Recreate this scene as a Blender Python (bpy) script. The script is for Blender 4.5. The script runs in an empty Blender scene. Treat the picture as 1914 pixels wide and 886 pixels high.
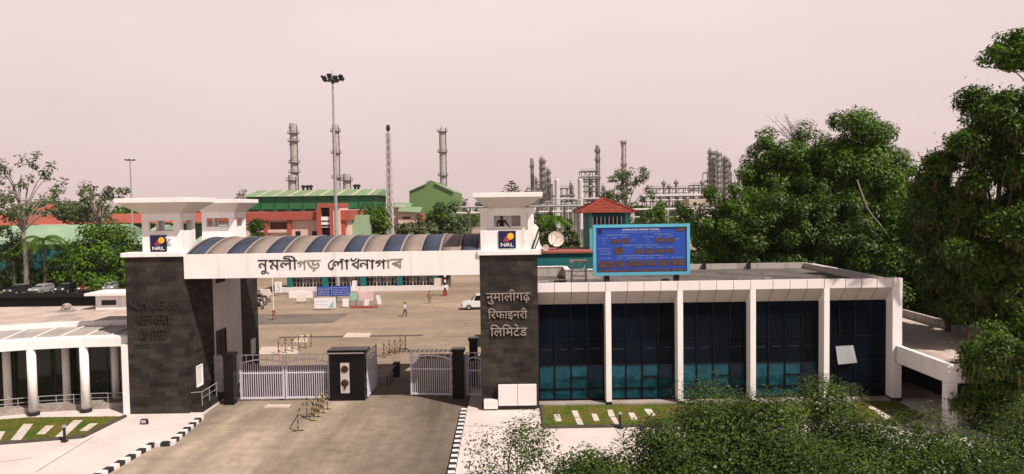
import bpy, bmesh, math, random
import numpy as np
from mathutils import Vector, Matrix, Euler

S = bpy.context.scene
COL = S.collection
R = math.radians
rnd = random.Random(7)

# ------------------------------------------------------------------ camera
FPX, CAMH, PITCH, ROLL = 1370.0, 13.2, math.atan(59 / 1370), 0.0145
cam_d = bpy.data.cameras.new('camera')
cam_d.sensor_width = 36
cam_d.lens = FPX / 1914 * 36
cam_d.clip_start = 0.5
cam_d.clip_end = 9000
cam = bpy.data.objects.new('camera', cam_d)
COL.objects.link(cam)
cam.location = (0, 0, CAMH)
CAMR = Matrix.Rotation(math.pi / 2 - PITCH, 3, 'X') @ Matrix.Rotation(-ROLL, 3, 'Z')
cam.rotation_euler = CAMR.to_euler()
S.camera = cam

# ------------------------------------------------------------------ world, sun, exposure
SUN = Vector((0.52, -0.43, 0.86)).normalized()
world = bpy.data.worlds.new('World')
S.world = world
world.use_nodes = True
wn = world.node_tree
bg = wn.nodes['Background']
sky = wn.nodes.new('ShaderNodeTexSky')
sky.sky_type = 'NISHITA'
sky.sun_disc = False
sky.sun_elevation = math.asin(SUN.z)
sky.sun_rotation = math.atan2(SUN.x, SUN.y)
sky.dust_density = 6
sky.air_density = 1.0
tc = wn.nodes.new('ShaderNodeTexCoord')
sep = wn.nodes.new('ShaderNodeSeparateXYZ')
wn.links.new(tc.outputs['Generated'], sep.inputs[0])
def wmix(fac, a, b):
    m = wn.nodes.new('ShaderNodeMix'); m.data_type = 'RGBA'; m.clamp_factor = True
    for sock, v in ((m.inputs[0], fac), (m.inputs[6], a), (m.inputs[7], b)):
        if hasattr(v, 'links'): wn.links.new(v, sock)
        elif isinstance(v, tuple): sock.default_value = v + (1,)
        else: sock.default_value = v
    return m.outputs[2]
def wramp(a, b):
    m = wn.nodes.new('ShaderNodeMapRange'); m.interpolation_type = 'SMOOTHSTEP'
    m.inputs[1].default_value = a; m.inputs[2].default_value = b
    wn.links.new(sep.outputs[2], m.inputs[0]); return m.outputs[0]
haze_low, haze_mid, zen = (7.35, 5.65, 5.45), (8.4, 6.95, 6.8), (0.75, 0.75, 0.9)
c1 = wmix(wramp(-0.02, 0.30), haze_low, haze_mid)
c2 = wmix(wramp(0.30, 0.62), c1, zen)
c3 = wmix(0.08, c2, sky.outputs[0])
wnz = wn.nodes.new('ShaderNodeTexNoise'); wnz.inputs['Scale'].default_value = 2.2; wnz.inputs['Detail'].default_value = 4
wmp = wn.nodes.new('ShaderNodeMapping'); wmp.inputs['Scale'].default_value = (1, 1, 3.0)
wn.links.new(tc.outputs['Generated'], wmp.inputs[0]); wn.links.new(wmp.outputs[0], wnz.inputs[0])
wmr = wn.nodes.new('ShaderNodeMapRange'); wmr.inputs[1].default_value = .3; wmr.inputs[2].default_value = .7; wmr.inputs[3].default_value = .955; wmr.inputs[4].default_value = 1.045
wn.links.new(wnz.outputs[0], wmr.inputs[0])
wsc = wn.nodes.new('ShaderNodeVectorMath'); wsc.operation = 'SCALE'; wn.links.new(c3, wsc.inputs[0]); wn.links.new(wmr.outputs[0], wsc.inputs['Scale'])
c3 = wsc.outputs[0]
wn.links.new(c3, bg.inputs[0])
bg.inputs[1].default_value = 0.1
sun_d = bpy.data.lights.new('sun', 'SUN')
sun_d.energy = 5.0
sun_d.angle = R(0.6)
sun_d.color = (1.0, 0.90, 0.82)
sun = bpy.data.objects.new('sun', sun_d)
COL.objects.link(sun)
sun.rotation_euler = SUN.to_track_quat('Z', 'Y').to_euler()
sun.location = (30, -30, 60)
S.view_settings.view_transform = 'Standard'
S.view_settings.look = 'None'
S.view_settings.gamma = 1
S.view_settings.exposure = 0.18
S.view_settings.use_curve_mapping = False
S.cycles.max_bounces = 6
HAZE_DENSITY = 0.00008

# ------------------------------------------------------------------ pixel helpers (photograph pixels -> world points)
def ray(px, py): return CAMR @ Vector(((px - 957) / FPX, -(py - 443) / FPX, -1.0))
def at(px, py, Y):
    v = ray(px, py); return Vector((0, 0, CAMH)) + v * (Y / v.y)
def gnd(px, py, z=0.0):
    v = ray(px, py); return Vector((0, 0, CAMH)) + v * ((z - CAMH) / v.z)

# ------------------------------------------------------------------ materials
MATS = {}
def mat(name, col, rough=0.8, metal=0.0, var=0.15, scale=0.8, bump=0.0, spec=0.3, var2=0.0, coat=0.0):
    if name in MATS: return MATS[name]
    m = bpy.data.materials.new(name); m.use_nodes = True
    nt = m.node_tree; p = nt.nodes['Principled BSDF']
    p.inputs['Roughness'].default_value = rough; p.inputs['Metallic'].default_value = metal
    p.inputs['Specular IOR Level'].default_value = spec
    if coat: p.inputs['Coat Weight'].default_value = coat
    geo = nt.nodes.new('ShaderNodeNewGeometry')
    n = nt.nodes.new('ShaderNodeTexNoise'); n.inputs['Scale'].default_value = scale; n.inputs['Detail'].default_value = 6
    n.inputs['Roughness'].default_value = 0.65
    nt.links.new(geo.outputs['Position'], n.inputs['Vector'])
    mr = nt.nodes.new('ShaderNodeMapRange'); mr.inputs[1].default_value = 0.3; mr.inputs[2].default_value = 0.7
    nt.links.new(n.outputs[0], mr.inputs[0])
    mx = nt.nodes.new('ShaderNodeMix'); mx.data_type = 'RGBA'
    lo = [max(0, c * (1 - var)) for c in col]; hi = [min(1, c * (1 + var)) for c in col]
    mx.inputs[6].default_value = (*lo, 1); mx.inputs[7].default_value = (*hi, 1)
    nt.links.new(mr.outputs[0], mx.inputs[0])
    out = mx.outputs[2]
    if var2:
        n2 = nt.nodes.new('ShaderNodeTexNoise'); n2.inputs['Scale'].default_value = scale * 14; n2.inputs['Detail'].default_value = 3
        nt.links.new(geo.outputs['Position'], n2.inputs['Vector'])
        m2 = nt.nodes.new('ShaderNodeMapRange'); m2.inputs[1].default_value = 0.3; m2.inputs[2].default_value = 0.7
        m2.inputs[3].default_value = 1 - var2; m2.inputs[4].default_value = 1 + var2
        nt.links.new(n2.outputs[0], m2.inputs[0])
        vm = nt.nodes.new('ShaderNodeVectorMath'); vm.operation = 'SCALE'
        nt.links.new(out, vm.inputs[0]); nt.links.new(m2.outputs[0], vm.inputs['Scale']); out = vm.outputs[0]
    nt.links.new(out, p.inputs['Base Color'])
    if bump:
        b = nt.nodes.new('ShaderNodeBump'); b.inputs['Strength'].default_value = bump; b.inputs['Distance'].default_value = 0.05
        n3 = nt.nodes.new('ShaderNodeTexNoise'); n3.inputs['Scale'].default_value = scale * 8; n3.inputs['Detail'].default_value = 5
        nt.links.new(geo.outputs['Position'], n3.inputs['Vector'])
        nt.links.new(n3.outputs[0], b.inputs['Height']); nt.links.new(b.outputs[0], p.inputs['Normal'])
    MATS[name] = m
    return m

def streaked(name, col, dirt, amount=0.5, rough=0.75):
    """painted wall with vertical rain streaks and soft blotches"""
    if name in MATS: return MATS[name]
    m = mat(name, col, rough, var=0.05, scale=0.6)
    nt = m.node_tree; p = nt.nodes['Principled BSDF']
    src = p.inputs['Base Color'].links[0].from_socket
    geo = nt.nodes.new('ShaderNodeNewGeometry')
    mp = nt.nodes.new('ShaderNodeMapping'); mp.inputs['Scale'].default_value = (2.2, 2.2, 0.16)
    nt.links.new(geo.outputs['Position'], mp.inputs[0])
    n = nt.nodes.new('ShaderNodeTexNoise'); n.inputs['Scale'].default_value = 1.0; n.inputs['Detail'].default_value = 5
    nt.links.new(mp.outputs[0], n.inputs[0])
    mr = nt.nodes.new('ShaderNodeMapRange'); mr.inputs[1].default_value = 0.55; mr.inputs[2].default_value = 0.8
    mr.inputs[4].default_value = amount
    nt.links.new(n.outputs[0], mr.inputs[0])
    mx = nt.nodes.new('ShaderNodeMix'); mx.data_type = 'RGBA'
    mx.inputs[7].default_value = (*dirt, 1)
    nt.links.new(mr.outputs[0], mx.inputs[0]); nt.links.new(src, mx.inputs[6])
    nt.links.new(mx.outputs[2], p.inputs['Base Color'])
    return m

def banded(name, a, b, width, axis=(0, 0, 1), rough=0.6, duty=0.5):
    """two colours in alternating painted bands along a direction"""
    if name in MATS: return MATS[name]
    m = bpy.data.materials.new(name); m.use_nodes = True
    nt = m.node_tree; p = nt.nodes['Principled BSDF']; p.inputs['Roughness'].default_value = rough
    geo = nt.nodes.new('ShaderNodeNewGeometry')
    d = nt.nodes.new('ShaderNodeVectorMath'); d.operation = 'DOT_PRODUCT'; d.inputs[1].default_value = axis
    nt.links.new(geo.outputs['Position'], d.inputs[0])
    dv = nt.nodes.new('ShaderNodeMath'); dv.operation = 'DIVIDE'; dv.inputs[1].default_value = width * 2
    nt.links.new(d.outputs['Value'], dv.inputs[0])
    fr = nt.nodes.new('ShaderNodeMath'); fr.operation = 'FRACT'; nt.links.new(dv.outputs[0], fr.inputs[0])
    gt = nt.nodes.new('ShaderNodeMath'); gt.operation = 'GREATER_THAN'; gt.inputs[1].default_value = duty
    nt.links.new(fr.outputs[0], gt.inputs[0])
    mx = nt.nodes.new('ShaderNodeMix'); mx.data_type = 'RGBA'
    mx.inputs[6].default_value = (*a, 1); mx.inputs[7].default_value = (*b, 1)
    nt.links.new(gt.outputs[0], mx.inputs[0]); nt.links.new(mx.outputs[2], p.inputs['Base Color'])
    MATS[name] = m
    return m

def tiles(name, c1, c2, mortar, bw, bh, rough=0.6, spec=0.4, msize=0.012):
    """stone cladding laid in courses, each tile its own shade"""
    if name in MATS: return MATS[name]
    m = bpy.data.materials.new(name); m.use_nodes = True
    nt = m.node_tree; p = nt.nodes['Principled BSDF']; p.inputs['Roughness'].default_value = rough
    p.inputs['Specular IOR Level'].default_value = spec
    geo = nt.nodes.new('ShaderNodeNewGeometry'); sp = nt.nodes.new('ShaderNodeSeparateXYZ')
    nt.links.new(geo.outputs['Position'], sp.inputs[0])
    ad = nt.nodes.new('ShaderNodeMath'); ad.operation = 'ADD'
    nt.links.new(sp.outputs[0], ad.inputs[0]); nt.links.new(sp.outputs[1], ad.inputs[1])
    cb = nt.nodes.new('ShaderNodeCombineXYZ'); nt.links.new(ad.outputs[0], cb.inputs[0]); nt.links.new(sp.outputs[2], cb.inputs[1])
    br = nt.nodes.new('ShaderNodeTexBrick'); br.inputs['Scale'].default_value = 1
    br.inputs['Color1'].default_value = (*c1, 1); br.inputs['Color2'].default_value = (*c2, 1); br.inputs['Mortar'].default_value = (*mortar, 1)
    br.inputs['Brick Width'].default_value = bw; br.inputs['Row Height'].default_value = bh; br.inputs['Mortar Size'].default_value = msize
    br.inputs['Bias'].default_value = -0.1
    nt.links.new(cb.outputs[0], br.inputs['Vector'])
    n = nt.nodes.new('ShaderNodeTexNoise'); n.inputs['Scale'].default_value = 1.3; n.inputs['Detail'].default_value = 8
    nt.links.new(geo.outputs['Position'], n.inputs['Vector'])
    mr = nt.nodes.new('ShaderNodeMapRange'); mr.inputs[1].default_value = 0.25; mr.inputs[2].default_value = 0.75
    mr.inputs[3].default_value = 0.55; mr.inputs[4].default_value = 1.5
    nt.links.new(n.outputs[0], mr.inputs[0])
    vm = nt.nodes.new('ShaderNodeVectorMath'); vm.operation = 'SCALE'
    nt.links.new(br.outputs[0], vm.inputs[0]); nt.links.new(mr.outputs[0], vm.inputs['Scale'])
    nt.links.new(vm.outputs[0], p.inputs['Base Color'])
    b = nt.nodes.new('ShaderNodeBump'); b.inputs['Strength'].default_value = 0.5; b.inputs['Distance'].default_value = 0.03
    nt.links.new(br.outputs[0], b.inputs['Height']); nt.links.new(b.outputs[0], p.inputs['Normal'])
    MATS[name] = m
    return m

def leafmat(name, a, b, trans=0.25, rough=0.5):
    if name in MATS: return MATS[name]
    m = bpy.data.materials.new(name); m.use_nodes = True
    nt = m.node_tree; p = nt.nodes['Principled BSDF']; p.inputs['Roughness'].default_value = rough
    p.inputs['Specular IOR Level'].default_value = 0.25
    geo = nt.nodes.new('ShaderNodeNewGeometry')
    n = nt.nodes.new('ShaderNodeTexNoise'); n.inputs['Scale'].default_value = 0.7; n.inputs['Detail'].default_value = 3
    nt.links.new(geo.outputs['Position'], n.inputs['Vector'])
    av = nt.nodes.new('ShaderNodeMath'); av.operation = 'ADD'
    nt.links.new(n.outputs[0], av.inputs[0]); nt.links.new(geo.outputs['Random Per Island'], av.inputs[1])
    mr = nt.nodes.new('ShaderNodeMapRange'); mr.inputs[1].default_value = 0.45; mr.inputs[2].default_value = 1.55
    nt.links.new(av.outputs[0], mr.inputs[0])
    mx = nt.nodes.new('ShaderNodeMix'); mx.data_type = 'RGBA'
    mx.inputs[6].default_value = (*a, 1); mx.inputs[7].default_value = (*b, 1)
    nt.links.new(mr.outputs[0], mx.inputs[0]); nt.links.new(mx.outputs[2], p.inputs['Base Color'])
    t = nt.nodes.new('ShaderNodeBsdfTranslucent'); nt.links.new(mx.outputs[2], t.inputs[0])
    ms = nt.nodes.new('ShaderNodeMixShader'); ms.inputs[0].default_value = trans
    nt.links.new(p.outputs[0], ms.inputs[1]); nt.links.new(t.outputs[0], ms.inputs[2])
    nt.links.new(ms.outputs[0], nt.nodes['Material Output'].inputs[0])
    MATS[name] = m
    return m

WHITE = streaked('white_paint', (0.80, 0.765, 0.75), (0.40, 0.35, 0.31), 0.45)
WHITE2 = streaked('aged_white_paint', (0.70, 0.66, 0.64), (0.33, 0.29, 0.26), 0.5)
STONE = tiles('dark_stone_cladding', (0.019, 0.0165, 0.0145), (0.046, 0.038, 0.031), (0.014, 0.012, 0.010), 0.95, 0.31, 0.75, 0.2, 0.006)
BLACKG = mat('polished_black_granite', (0.006, 0.006, 0.006), 0.3, var=0.3, spec=0.2)
PANEL = mat('cladding_panel', (0.74, 0.68, 0.665), 0.5, var=0.05, scale=0.4)
STEEL = mat('galvanised_steel', (0.36, 0.35, 0.35), 0.5, 0.3, var=0.2, scale=1.5)
DARKM = mat('dark_metal', (0.02, 0.02, 0.022), 0.45, 0.2)
GATEP = mat('lilac_white_gate_paint', (0.60, 0.57, 0.66), 0.5, var=0.08)
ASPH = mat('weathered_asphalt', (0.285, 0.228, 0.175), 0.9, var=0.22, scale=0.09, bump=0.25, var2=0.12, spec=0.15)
PLAZA = mat('dusty_plaza_asphalt', (0.305, 0.232, 0.172), 0.95, var=0.16, scale=0.07, bump=0.2, var2=0.10, spec=0.1)
PAVE = mat('pale_concrete_paving', (0.62, 0.54, 0.505), 0.85, var=0.12, scale=0.25, bump=0.1, var2=0.05, spec=0.2)
EARTH = mat('dry_ground', (0.16, 0.15, 0.09), 1.0, var=0.4, scale=0.05, var2=0.2, spec=0.05)
KERBW = mat('kerb_white', (0.72, 0.68, 0.66), 0.8, var=0.15, scale=2)
KERBB = mat('kerb_black', (0.025, 0.025, 0.026), 0.7, var=0.3, scale=2)
BARK = mat('bark', (0.11, 0.085, 0.065), 0.95, var=0.4, scale=2.5, bump=0.6)
PALEBARK = mat('pale_bark', (0.28, 0.24, 0.21), 0.95, var=0.3, scale=2.5, bump=0.5)
TEAL = streaked('teal_paint', (0.012, 0.135, 0.135), (0.02, 0.09, 0.085), 0.6)
REDP = streaked('brick_red_paint', (0.36, 0.085, 0.058), (0.20, 0.06, 0.05), 0.5)
PINKP = streaked('pale_pink_plaster', (0.66, 0.46, 0.40), (0.4, 0.27, 0.22), 0.4)
TILE = mat('terracotta_tile', (0.23, 0.042, 0.028), 0.7, var=0.3, scale=1.5, var2=0.15)
RUST = mat('rusty_metal_sheet', (0.30, 0.09, 0.065), 0.8, var=0.25, scale=0.3)
GREENW = mat('green_wall_sheet', (0.028, 0.145, 0.055), 0.6, var=0.1, scale=0.2)
GREENL = mat('pale_green_wall_sheet', (0.125, 0.215, 0.075), 0.6, var=0.08, scale=0.2)
GREENR = mat('faded_green_roof_sheet', (0.20, 0.30, 0.17), 0.6, var=0.15, scale=0.25)
GREENP = mat('pale_green_roof_sheet', (0.28, 0.41, 0.27), 0.6, var=0.15, scale=0.15)
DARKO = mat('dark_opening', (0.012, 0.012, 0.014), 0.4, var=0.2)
GLASSD = mat('dark_tinted_glass', (0.0025, 0.005, 0.010), 0.06, var=0.7, scale=0.35, spec=0.04)
GLASST = mat('teal_glass', (0.008, 0.062, 0.088), 0.12, var=0.45, scale=1.6, spec=0.15)
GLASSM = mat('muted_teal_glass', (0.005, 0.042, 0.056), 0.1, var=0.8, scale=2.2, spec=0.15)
GLASSB = mat('deep_blue_glass', (0.004, 0.026, 0.05), 0.1, var=0.3, scale=0.9, spec=0.15)
GLASSG = mat('green_grey_glass', (0.020, 0.024, 0.015), 0.08, var=0.6, scale=0.5, spec=0.25)
CONC = mat('stained_concrete', (0.30, 0.26, 0.23), 0.9, var=0.35, scale=0.6, var2=0.2, bump=0.2)
ROOFC = mat('weathered_roof_screed', (0.115, 0.10, 0.09), 0.9, var=0.65, scale=0.4, var2=0.35)
ROOFP = mat('pinkish_roof_screed', (0.47, 0.375, 0.325), 0.9, var=0.32, scale=0.4, var2=0.15)
BLUEF = mat('sky_blue_board_frame', (0.10, 0.40, 0.55), 0.5, var=0.1)
BLUEB = mat('royal_blue_board', (0.020, 0.060, 0.33), 0.5, var=0.08)
LEDR = mat('dull_red_led_window', (0.15, 0.045, 0.04), 0.4, var=0.5, scale=5)
LEDD = mat('dark_led_window', (0.06, 0.05, 0.06), 0.4, var=0.4, scale=5)
PALEBLUE = mat('pale_blue_lettering', (0.14, 0.21, 0.50), 0.6)
NAVY = mat('navy_sign', (0.012, 0.013, 0.06), 0.45, var=0.1)
YELLOW = mat('golden_yellow', (0.72, 0.42, 0.03), 0.5, var=0.1)
REDDISK = mat('deep_red_print', (0.36, 0.03, 0.06), 0.5, var=0.3, scale=2)
SIGNW = mat('sign_white', (0.82, 0.80, 0.80), 0.5, var=0.03)
LETG = mat('grey_metal_letter', (0.33, 0.28, 0.25), 0.45, 0.2, var=0.2, scale=3)
LETD = mat('blackened_letter', (0.018, 0.015, 0.013), 0.5, var=0.3, scale=4)
LETF = mat('faded_brown_letter', (0.25, 0.20, 0.17), 0.6, var=0.3, scale=4)
LETS = mat('stone_coloured_letter', (0.030, 0.026, 0.022), 0.5, var=0.3, scale=4)
VBLUE = mat('blue_roof_sheet', (0.050, 0.060, 0.092), 0.55, var=0.3, scale=0.7, spec=0.2)
VBEIGE = mat('beige_roof_sheet', (0.25, 0.20, 0.172), 0.55, var=0.2, scale=0.7, spec=0.2)
VRIB = mat('roof_rib', (0.32, 0.265, 0.245), 0.5, var=0.1)
RUBBER = mat('rubber', (0.012, 0.012, 0.012), 0.8)
CARW = mat('white_car_paint', (0.74, 0.72, 0.72), 0.25, var=0.02, spec=0.5, coat=0.5)
CARD = mat('dark_car_paint', (0.02, 0.022, 0.03), 0.25, var=0.1, spec=0.5, coat=0.5)
CARR = mat('maroon_car_paint', (0.16, 0.02, 0.025), 0.25, var=0.1, spec=0.5, coat=0.5)
CARS = mat('silver_car_paint', (0.42, 0.42, 0.44), 0.3, 0.4, var=0.05, coat=0.4)
CARGLASS = mat('car_glass', (0.012, 0.014, 0.016), 0.05, spec=0.6)
YB = banded('yellow_black_bands', (0.30, 0.22, 0.07), (0.02, 0.018, 0.015), 0.16, (0.6, 0.3, 0.9))
RW = banded('red_white_bands', (0.5, 0.03, 0.03), (0.75, 0.72, 0.7), 0.35)
BW = banded('black_white_bands', (0.02, 0.02, 0.02), (0.78, 0.75, 0.73), 0.4)
SKIN = mat('brown_skin', (0.16, 0.085, 0.055), 0.6)
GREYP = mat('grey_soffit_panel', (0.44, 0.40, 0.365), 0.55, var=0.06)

# ------------------------------------------------------------------ mesh builder
class MB:
    def __init__(s): s.v = []; s.f = []; s.mi = []
    def add(s, vs, fs, mi=0):
        o = len(s.v); s.v += [tuple(v) for v in vs]
        for f in fs: s.f.append(tuple(i + o for i in f)); s.mi.append(mi)
        return s
    def box(s, x0, y0, z0, x1, y1, z1, mi=0):
        x0, x1 = sorted((x0, x1)); y0, y1 = sorted((y0, y1)); z0, z1 = sorted((z0, z1))
        return s.add([(x0,y0,z0),(x1,y0,z0),(x1,y1,z0),(x0,y1,z0),(x0,y0,z1),(x1,y0,z1),(x1,y1,z1),(x0,y1,z1)],
              [(0,3,2,1),(4,5,6,7),(0,1,5,4),(1,2,6,5),(2,3,7,6),(3,0,4,7)], mi)
    def bar(s, p, q, w, h=None, mi=0, up=(0, 0, 1)):
        """rectangular bar from p to q"""
        h = w if h is None else h
        p, q = Vector(p), Vector(q); d = (q - p).normalized(); u = Vector(up)
        if abs(d.dot(u)) > .98: u = Vector((0, 1, 0))
        a = d.cross(u).normalized() * w / 2; b = a.cross(d).normalized() * h / 2
        return s.add([p-a-b, p+a-b, p+a+b, p-a+b, q-a-b, q+a-b, q+a+b, q-a+b],
              [(0,3,2,1),(4,5,6,7),(0,1,5,4),(1,2,6,5),(2,3,7,6),(3,0,4,7)], mi)
    def prism(s, poly, z0, z1, mi=0):
        n = len(poly)
        a = sum(poly[i][0]*poly[(i+1)%n][1]-poly[(i+1)%n][0]*poly[i][1] for i in range(n))
        if a < 0: poly = poly[::-1]
        vs = [(x, y, z0) for x, y in poly] + [(x, y, z1) for x, y in poly]
        fs = [tuple(range(n))[::-1], tuple(range(n, 2*n))] + [(i, (i+1)%n, n+(i+1)%n, n+i) for i in range(n)]
        return s.add(vs, fs, mi)
    def extrude(s, poly, y0, y1, mi=0, M=None):
        """outline in x,z pushed along y"""
        n = len(poly)
        a = sum(poly[i][0]*poly[(i+1)%n][1]-poly[(i+1)%n][0]*poly[i][1] for i in range(n))
        if a < 0: poly = poly[::-1]
        vs = [Vector((x, y0, z)) for x, z in poly] + [Vector((x, y1, z)) for x, z in poly]
        if M: vs = [M @ v for v in vs]
        fs = [tuple(range(n)), tuple(range(n, 2*n))[::-1]] + [((i+1)%n, i, n+i, n+(i+1)%n) for i in range(n)]
        return s.add(vs, fs, mi)
    def tube(s, pts, r, n=8, mi=0, cap=True):
        pts = [Vector(p) for p in pts]
        rs = r if isinstance(r, (list, tuple)) else [r]*len(pts)
        vs, fs = [], []
        prev = None
        for i, p in enumerate(pts):
            d = (pts[min(i+1, len(pts)-1)] - pts[max(i-1, 0)]).normalized()
            if prev is None:
                u = Vector((0, 0, 1)) if abs(d.z) < .9 else Vector((1, 0, 0))
                a = d.cross(u).normalized()
            else:
                a = (prev - d * prev.dot(d)).normalized()
            prev = a; b = d.cross(a)
            for k in range(n):
                t = 2*math.pi*k/n; vs.append(p + (a*math.cos(t) + b*math.sin(t))*rs[i])
        for i in range(len(pts)-1):
            for k in range(n):
                fs.append((i*n+k, i*n+(k+1)%n, (i+1)*n+(k+1)%n, (i+1)*n+k))
        if cap: fs += [tuple(range(n))[::-1], tuple(range((len(pts)-1)*n, len(pts)*n))]
        return s.add(vs, fs, mi)
    def lathe(s, c, prof, n=20, mi=0, axis='z', M=None):
        """profile of (radius, height) spun about an axis through c"""
        c = Vector(c); vs, fs = [], []
        for r, h in prof:
            for k in range(n):
                t = 2*math.pi*k/n; a, b = r*math.cos(t), r*math.sin(t)
                v = Vector((a, b, h)) if axis == 'z' else Vector((a, h, b)) if axis == 'y' else Vector((h, a, b))
                vs.append(c + (M @ v if M else v))
        m = len(prof)
        for i in range(m-1):
            for k in range(n): fs.append((i*n+k, i*n+(k+1)%n, (i+1)*n+(k+1)%n, (i+1)*n+k))
        fs += [tuple(range(n))[::-1], tuple(range((m-1)*n, m*n))]
        return s.add(vs, fs, mi)
    def quad(s, a, b, c, d, mi=0): return s.add([a, b, c, d], [(0, 1, 2, 3)], mi)
    def build(s, name, m, parent=None, smooth=False, label=None, bevel=0):
        me = bpy.data.meshes.new(name)
        vs = s.v
        if parent is not None:
            w = world_loc(parent); vs = [(v[0]-w.x, v[1]-w.y, v[2]-w.z) for v in s.v]
        me.from_pydata([tuple(v) for v in vs], [], s.f); me.update()
        ms = m if isinstance(m, (list, tuple)) else [m]
        for x in ms: me.materials.append(x)
        if len(ms) > 1: me.polygons.foreach_set('material_index', s.mi)
        bm = bmesh.new(); bm.from_mesh(me); bmesh.ops.recalc_face_normals(bm, faces=bm.faces); bm.to_mesh(me); bm.free()
        if smooth: me.polygons.foreach_set('use_smooth', [True]*len(me.polygons))
        o = bpy.data.objects.new(name, me); COL.objects.link(o)
        if parent is not None: o.parent = parent
        if label: o['label'] = label
        if bevel:
            b = o.modifiers.new('bevel', 'BEVEL'); b.width = bevel; b.segments = 2; b.limit_method = 'ANGLE'
        return o

def world_loc(o):
    v = Vector((0, 0, 0))
    while o is not None: v += o.location; o = o.parent
    return v
def tag(o, label, cat, group=None):
    o['label'] = label; o['category'] = cat
    if group: o['group'] = group
    return o
def thing(name, label, cat, loc, group=None):
    o = bpy.data.objects.new(name, None); COL.objects.link(o); o.location = loc; o.empty_display_size = .3
    return tag(o, label, cat, group)
def struct(name, mb, m, **k):
    o = mb.build(name, m, **k); o['kind'] = 'structure'; return o
def dup(root, loc, label, rotz=None, group=None, scale=None):
    r = root.copy(); COL.objects.link(r); r.location = loc; r['label'] = label
    if rotz is not None: r.rotation_euler = (0, 0, rotz)
    if group: r['group'] = group
    if scale: r.scale = (scale,)*3
    for ch in list(root.children):
        c = ch.copy(); COL.objects.link(c); c.parent = r
        for g in list(ch.children):
            d = g.copy(); COL.objects.link(d); d.parent = c
    return r

def text_mesh(s, size):
    """built-in lettering as flat outlines (x,y), each glyph island listed apart"""
    c = bpy.data.curves.new('lettering', 'FONT'); c.body = s; c.size = size; c.extrude = 0.5; c.align_x = 'CENTER'
    o = bpy.data.objects.new('lettering', c); COL.objects.link(o)
    dg = bpy.context.evaluated_depsgraph_get(); dg.update()
    me = bpy.data.meshes.new_from_object(o.evaluated_get(dg))
    bpy.data.objects.remove(o); bpy.data.curves.remove(c)
    bm = bmesh.new(); bm.from_mesh(me); bpy.data.meshes.remove(me)
    bmesh.ops.remove_doubles(bm, verts=bm.verts, dist=1e-5)
    bm.verts.ensure_lookup_table()
    isl, seen = {}, set()
    k = 0
    for v in bm.verts:
        if v.index in seen: continue
        st = [v]; seen.add(v.index)
        while st:
            q = st.pop(); isl[q.index] = k
            for e in q.link_edges:
                w = e.other_vert(q)
                if w.index not in seen: seen.add(w.index); st.append(w)
        k += 1
    return [tuple(v.co) for v in bm.verts], [tuple(v.index for v in f.verts) for f in bm.faces], isl

def lettering(name, s, m, parent, cx, y, zbase, width, thick=0.05, height=None, label=None):
    """raised lettering standing on a wall that faces -y; width in metres"""
    vs, fs, isl = text_mesh(s, 1.0)
    xs = [v[0] for v in vs]; ys = [v[1] for v in vs]
    k = width / (max(xs) - min(xs)); kz = k if height is None else height / (max(ys) - min(ys))
    mid = (max(xs) + min(xs)) / 2
    mb = MB()
    mb.add([(cx + (v[0]-mid)*k, y - (thick*(1 + 0.06*(isl[i] % 3)) if v[2] > 0 else -0.005 - 0.002*(isl[i] % 3)), zbase + v[1]*kz) for i, v in enumerate(vs)], fs)
    return mb.build(name, m, parent, label=label)

# ------------------------------------------------------------------ the ground
struct('ground', MB().quad((-1500, -150, -0.02), (1500, -150, -0.02), (1500, 1500, -0.02), (-1500, 1500, -0.02)), EARTH)
kL = [gnd(196, 886), gnd(286, 834), gnd(318, 833), gnd(376, 783)]
kL = [(-22.6, 24.0)] + [(p.x, p.y) for p in kL] + [(-20.0, 50.6)]
kR = [(-2.55, 20.0), (-3.15, 35.6), (-3.25, 46.7)]
road_poly = [(-21.5, 12), (-22.4, 24.0)] + kL[1:] + [(-20.0, 52.0), (-3.2, 52.0)] + kR[::-1] + [(-2.2, 12)]
def sheet(poly, z):
    return MB().add([(x, y, z) for x, y in poly], [tuple(range(len(poly)))])
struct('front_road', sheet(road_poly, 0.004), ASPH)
struct('plaza', sheet([(-75, 52.0), (40, 52.0), (40, 66), (2, 150), (-2, 162), (-60, 162), (-75, 140)], 0.006), PLAZA)
struct('plant_road', sheet([(-11.5, 160), (-2.5, 160), (-14, 700), (-34, 700)], 0.002), PLAZA)
struct('pavement', MB().prism([(-60, 14), (-22.75, 14)] + [(x-.16, y) for x, y in kL] + [(-20.3, 50.8), (-21, 51), (-60, 51)], -0.1, 0.12), PAVE)
struct('pavement', MB().prism([(45, 14), (45, 52), (-3.0, 52)] + [(x+.2, y) for x, y in kR[::-1]] + [(-2.0, 14)], -0.1, 0.12), PAVE)
# pavement joints
mb = MB()
for p, q in (((gnd(68, 886)), gnd(175, 820)), (gnd(1150, 805), gnd(1185, 850)), (gnd(0, 868), gnd(60, 860)), (gnd(870, 800), gnd(1004, 803))):
    mb.bar((p.x, p.y, .121), (q.x, q.y, .121), .05, .008)
struct('pavement_joint', mb, mat('joint_dark_grey', (0.14, 0.12, 0.11), 0.9))  # plain dark grey joint strips

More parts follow.
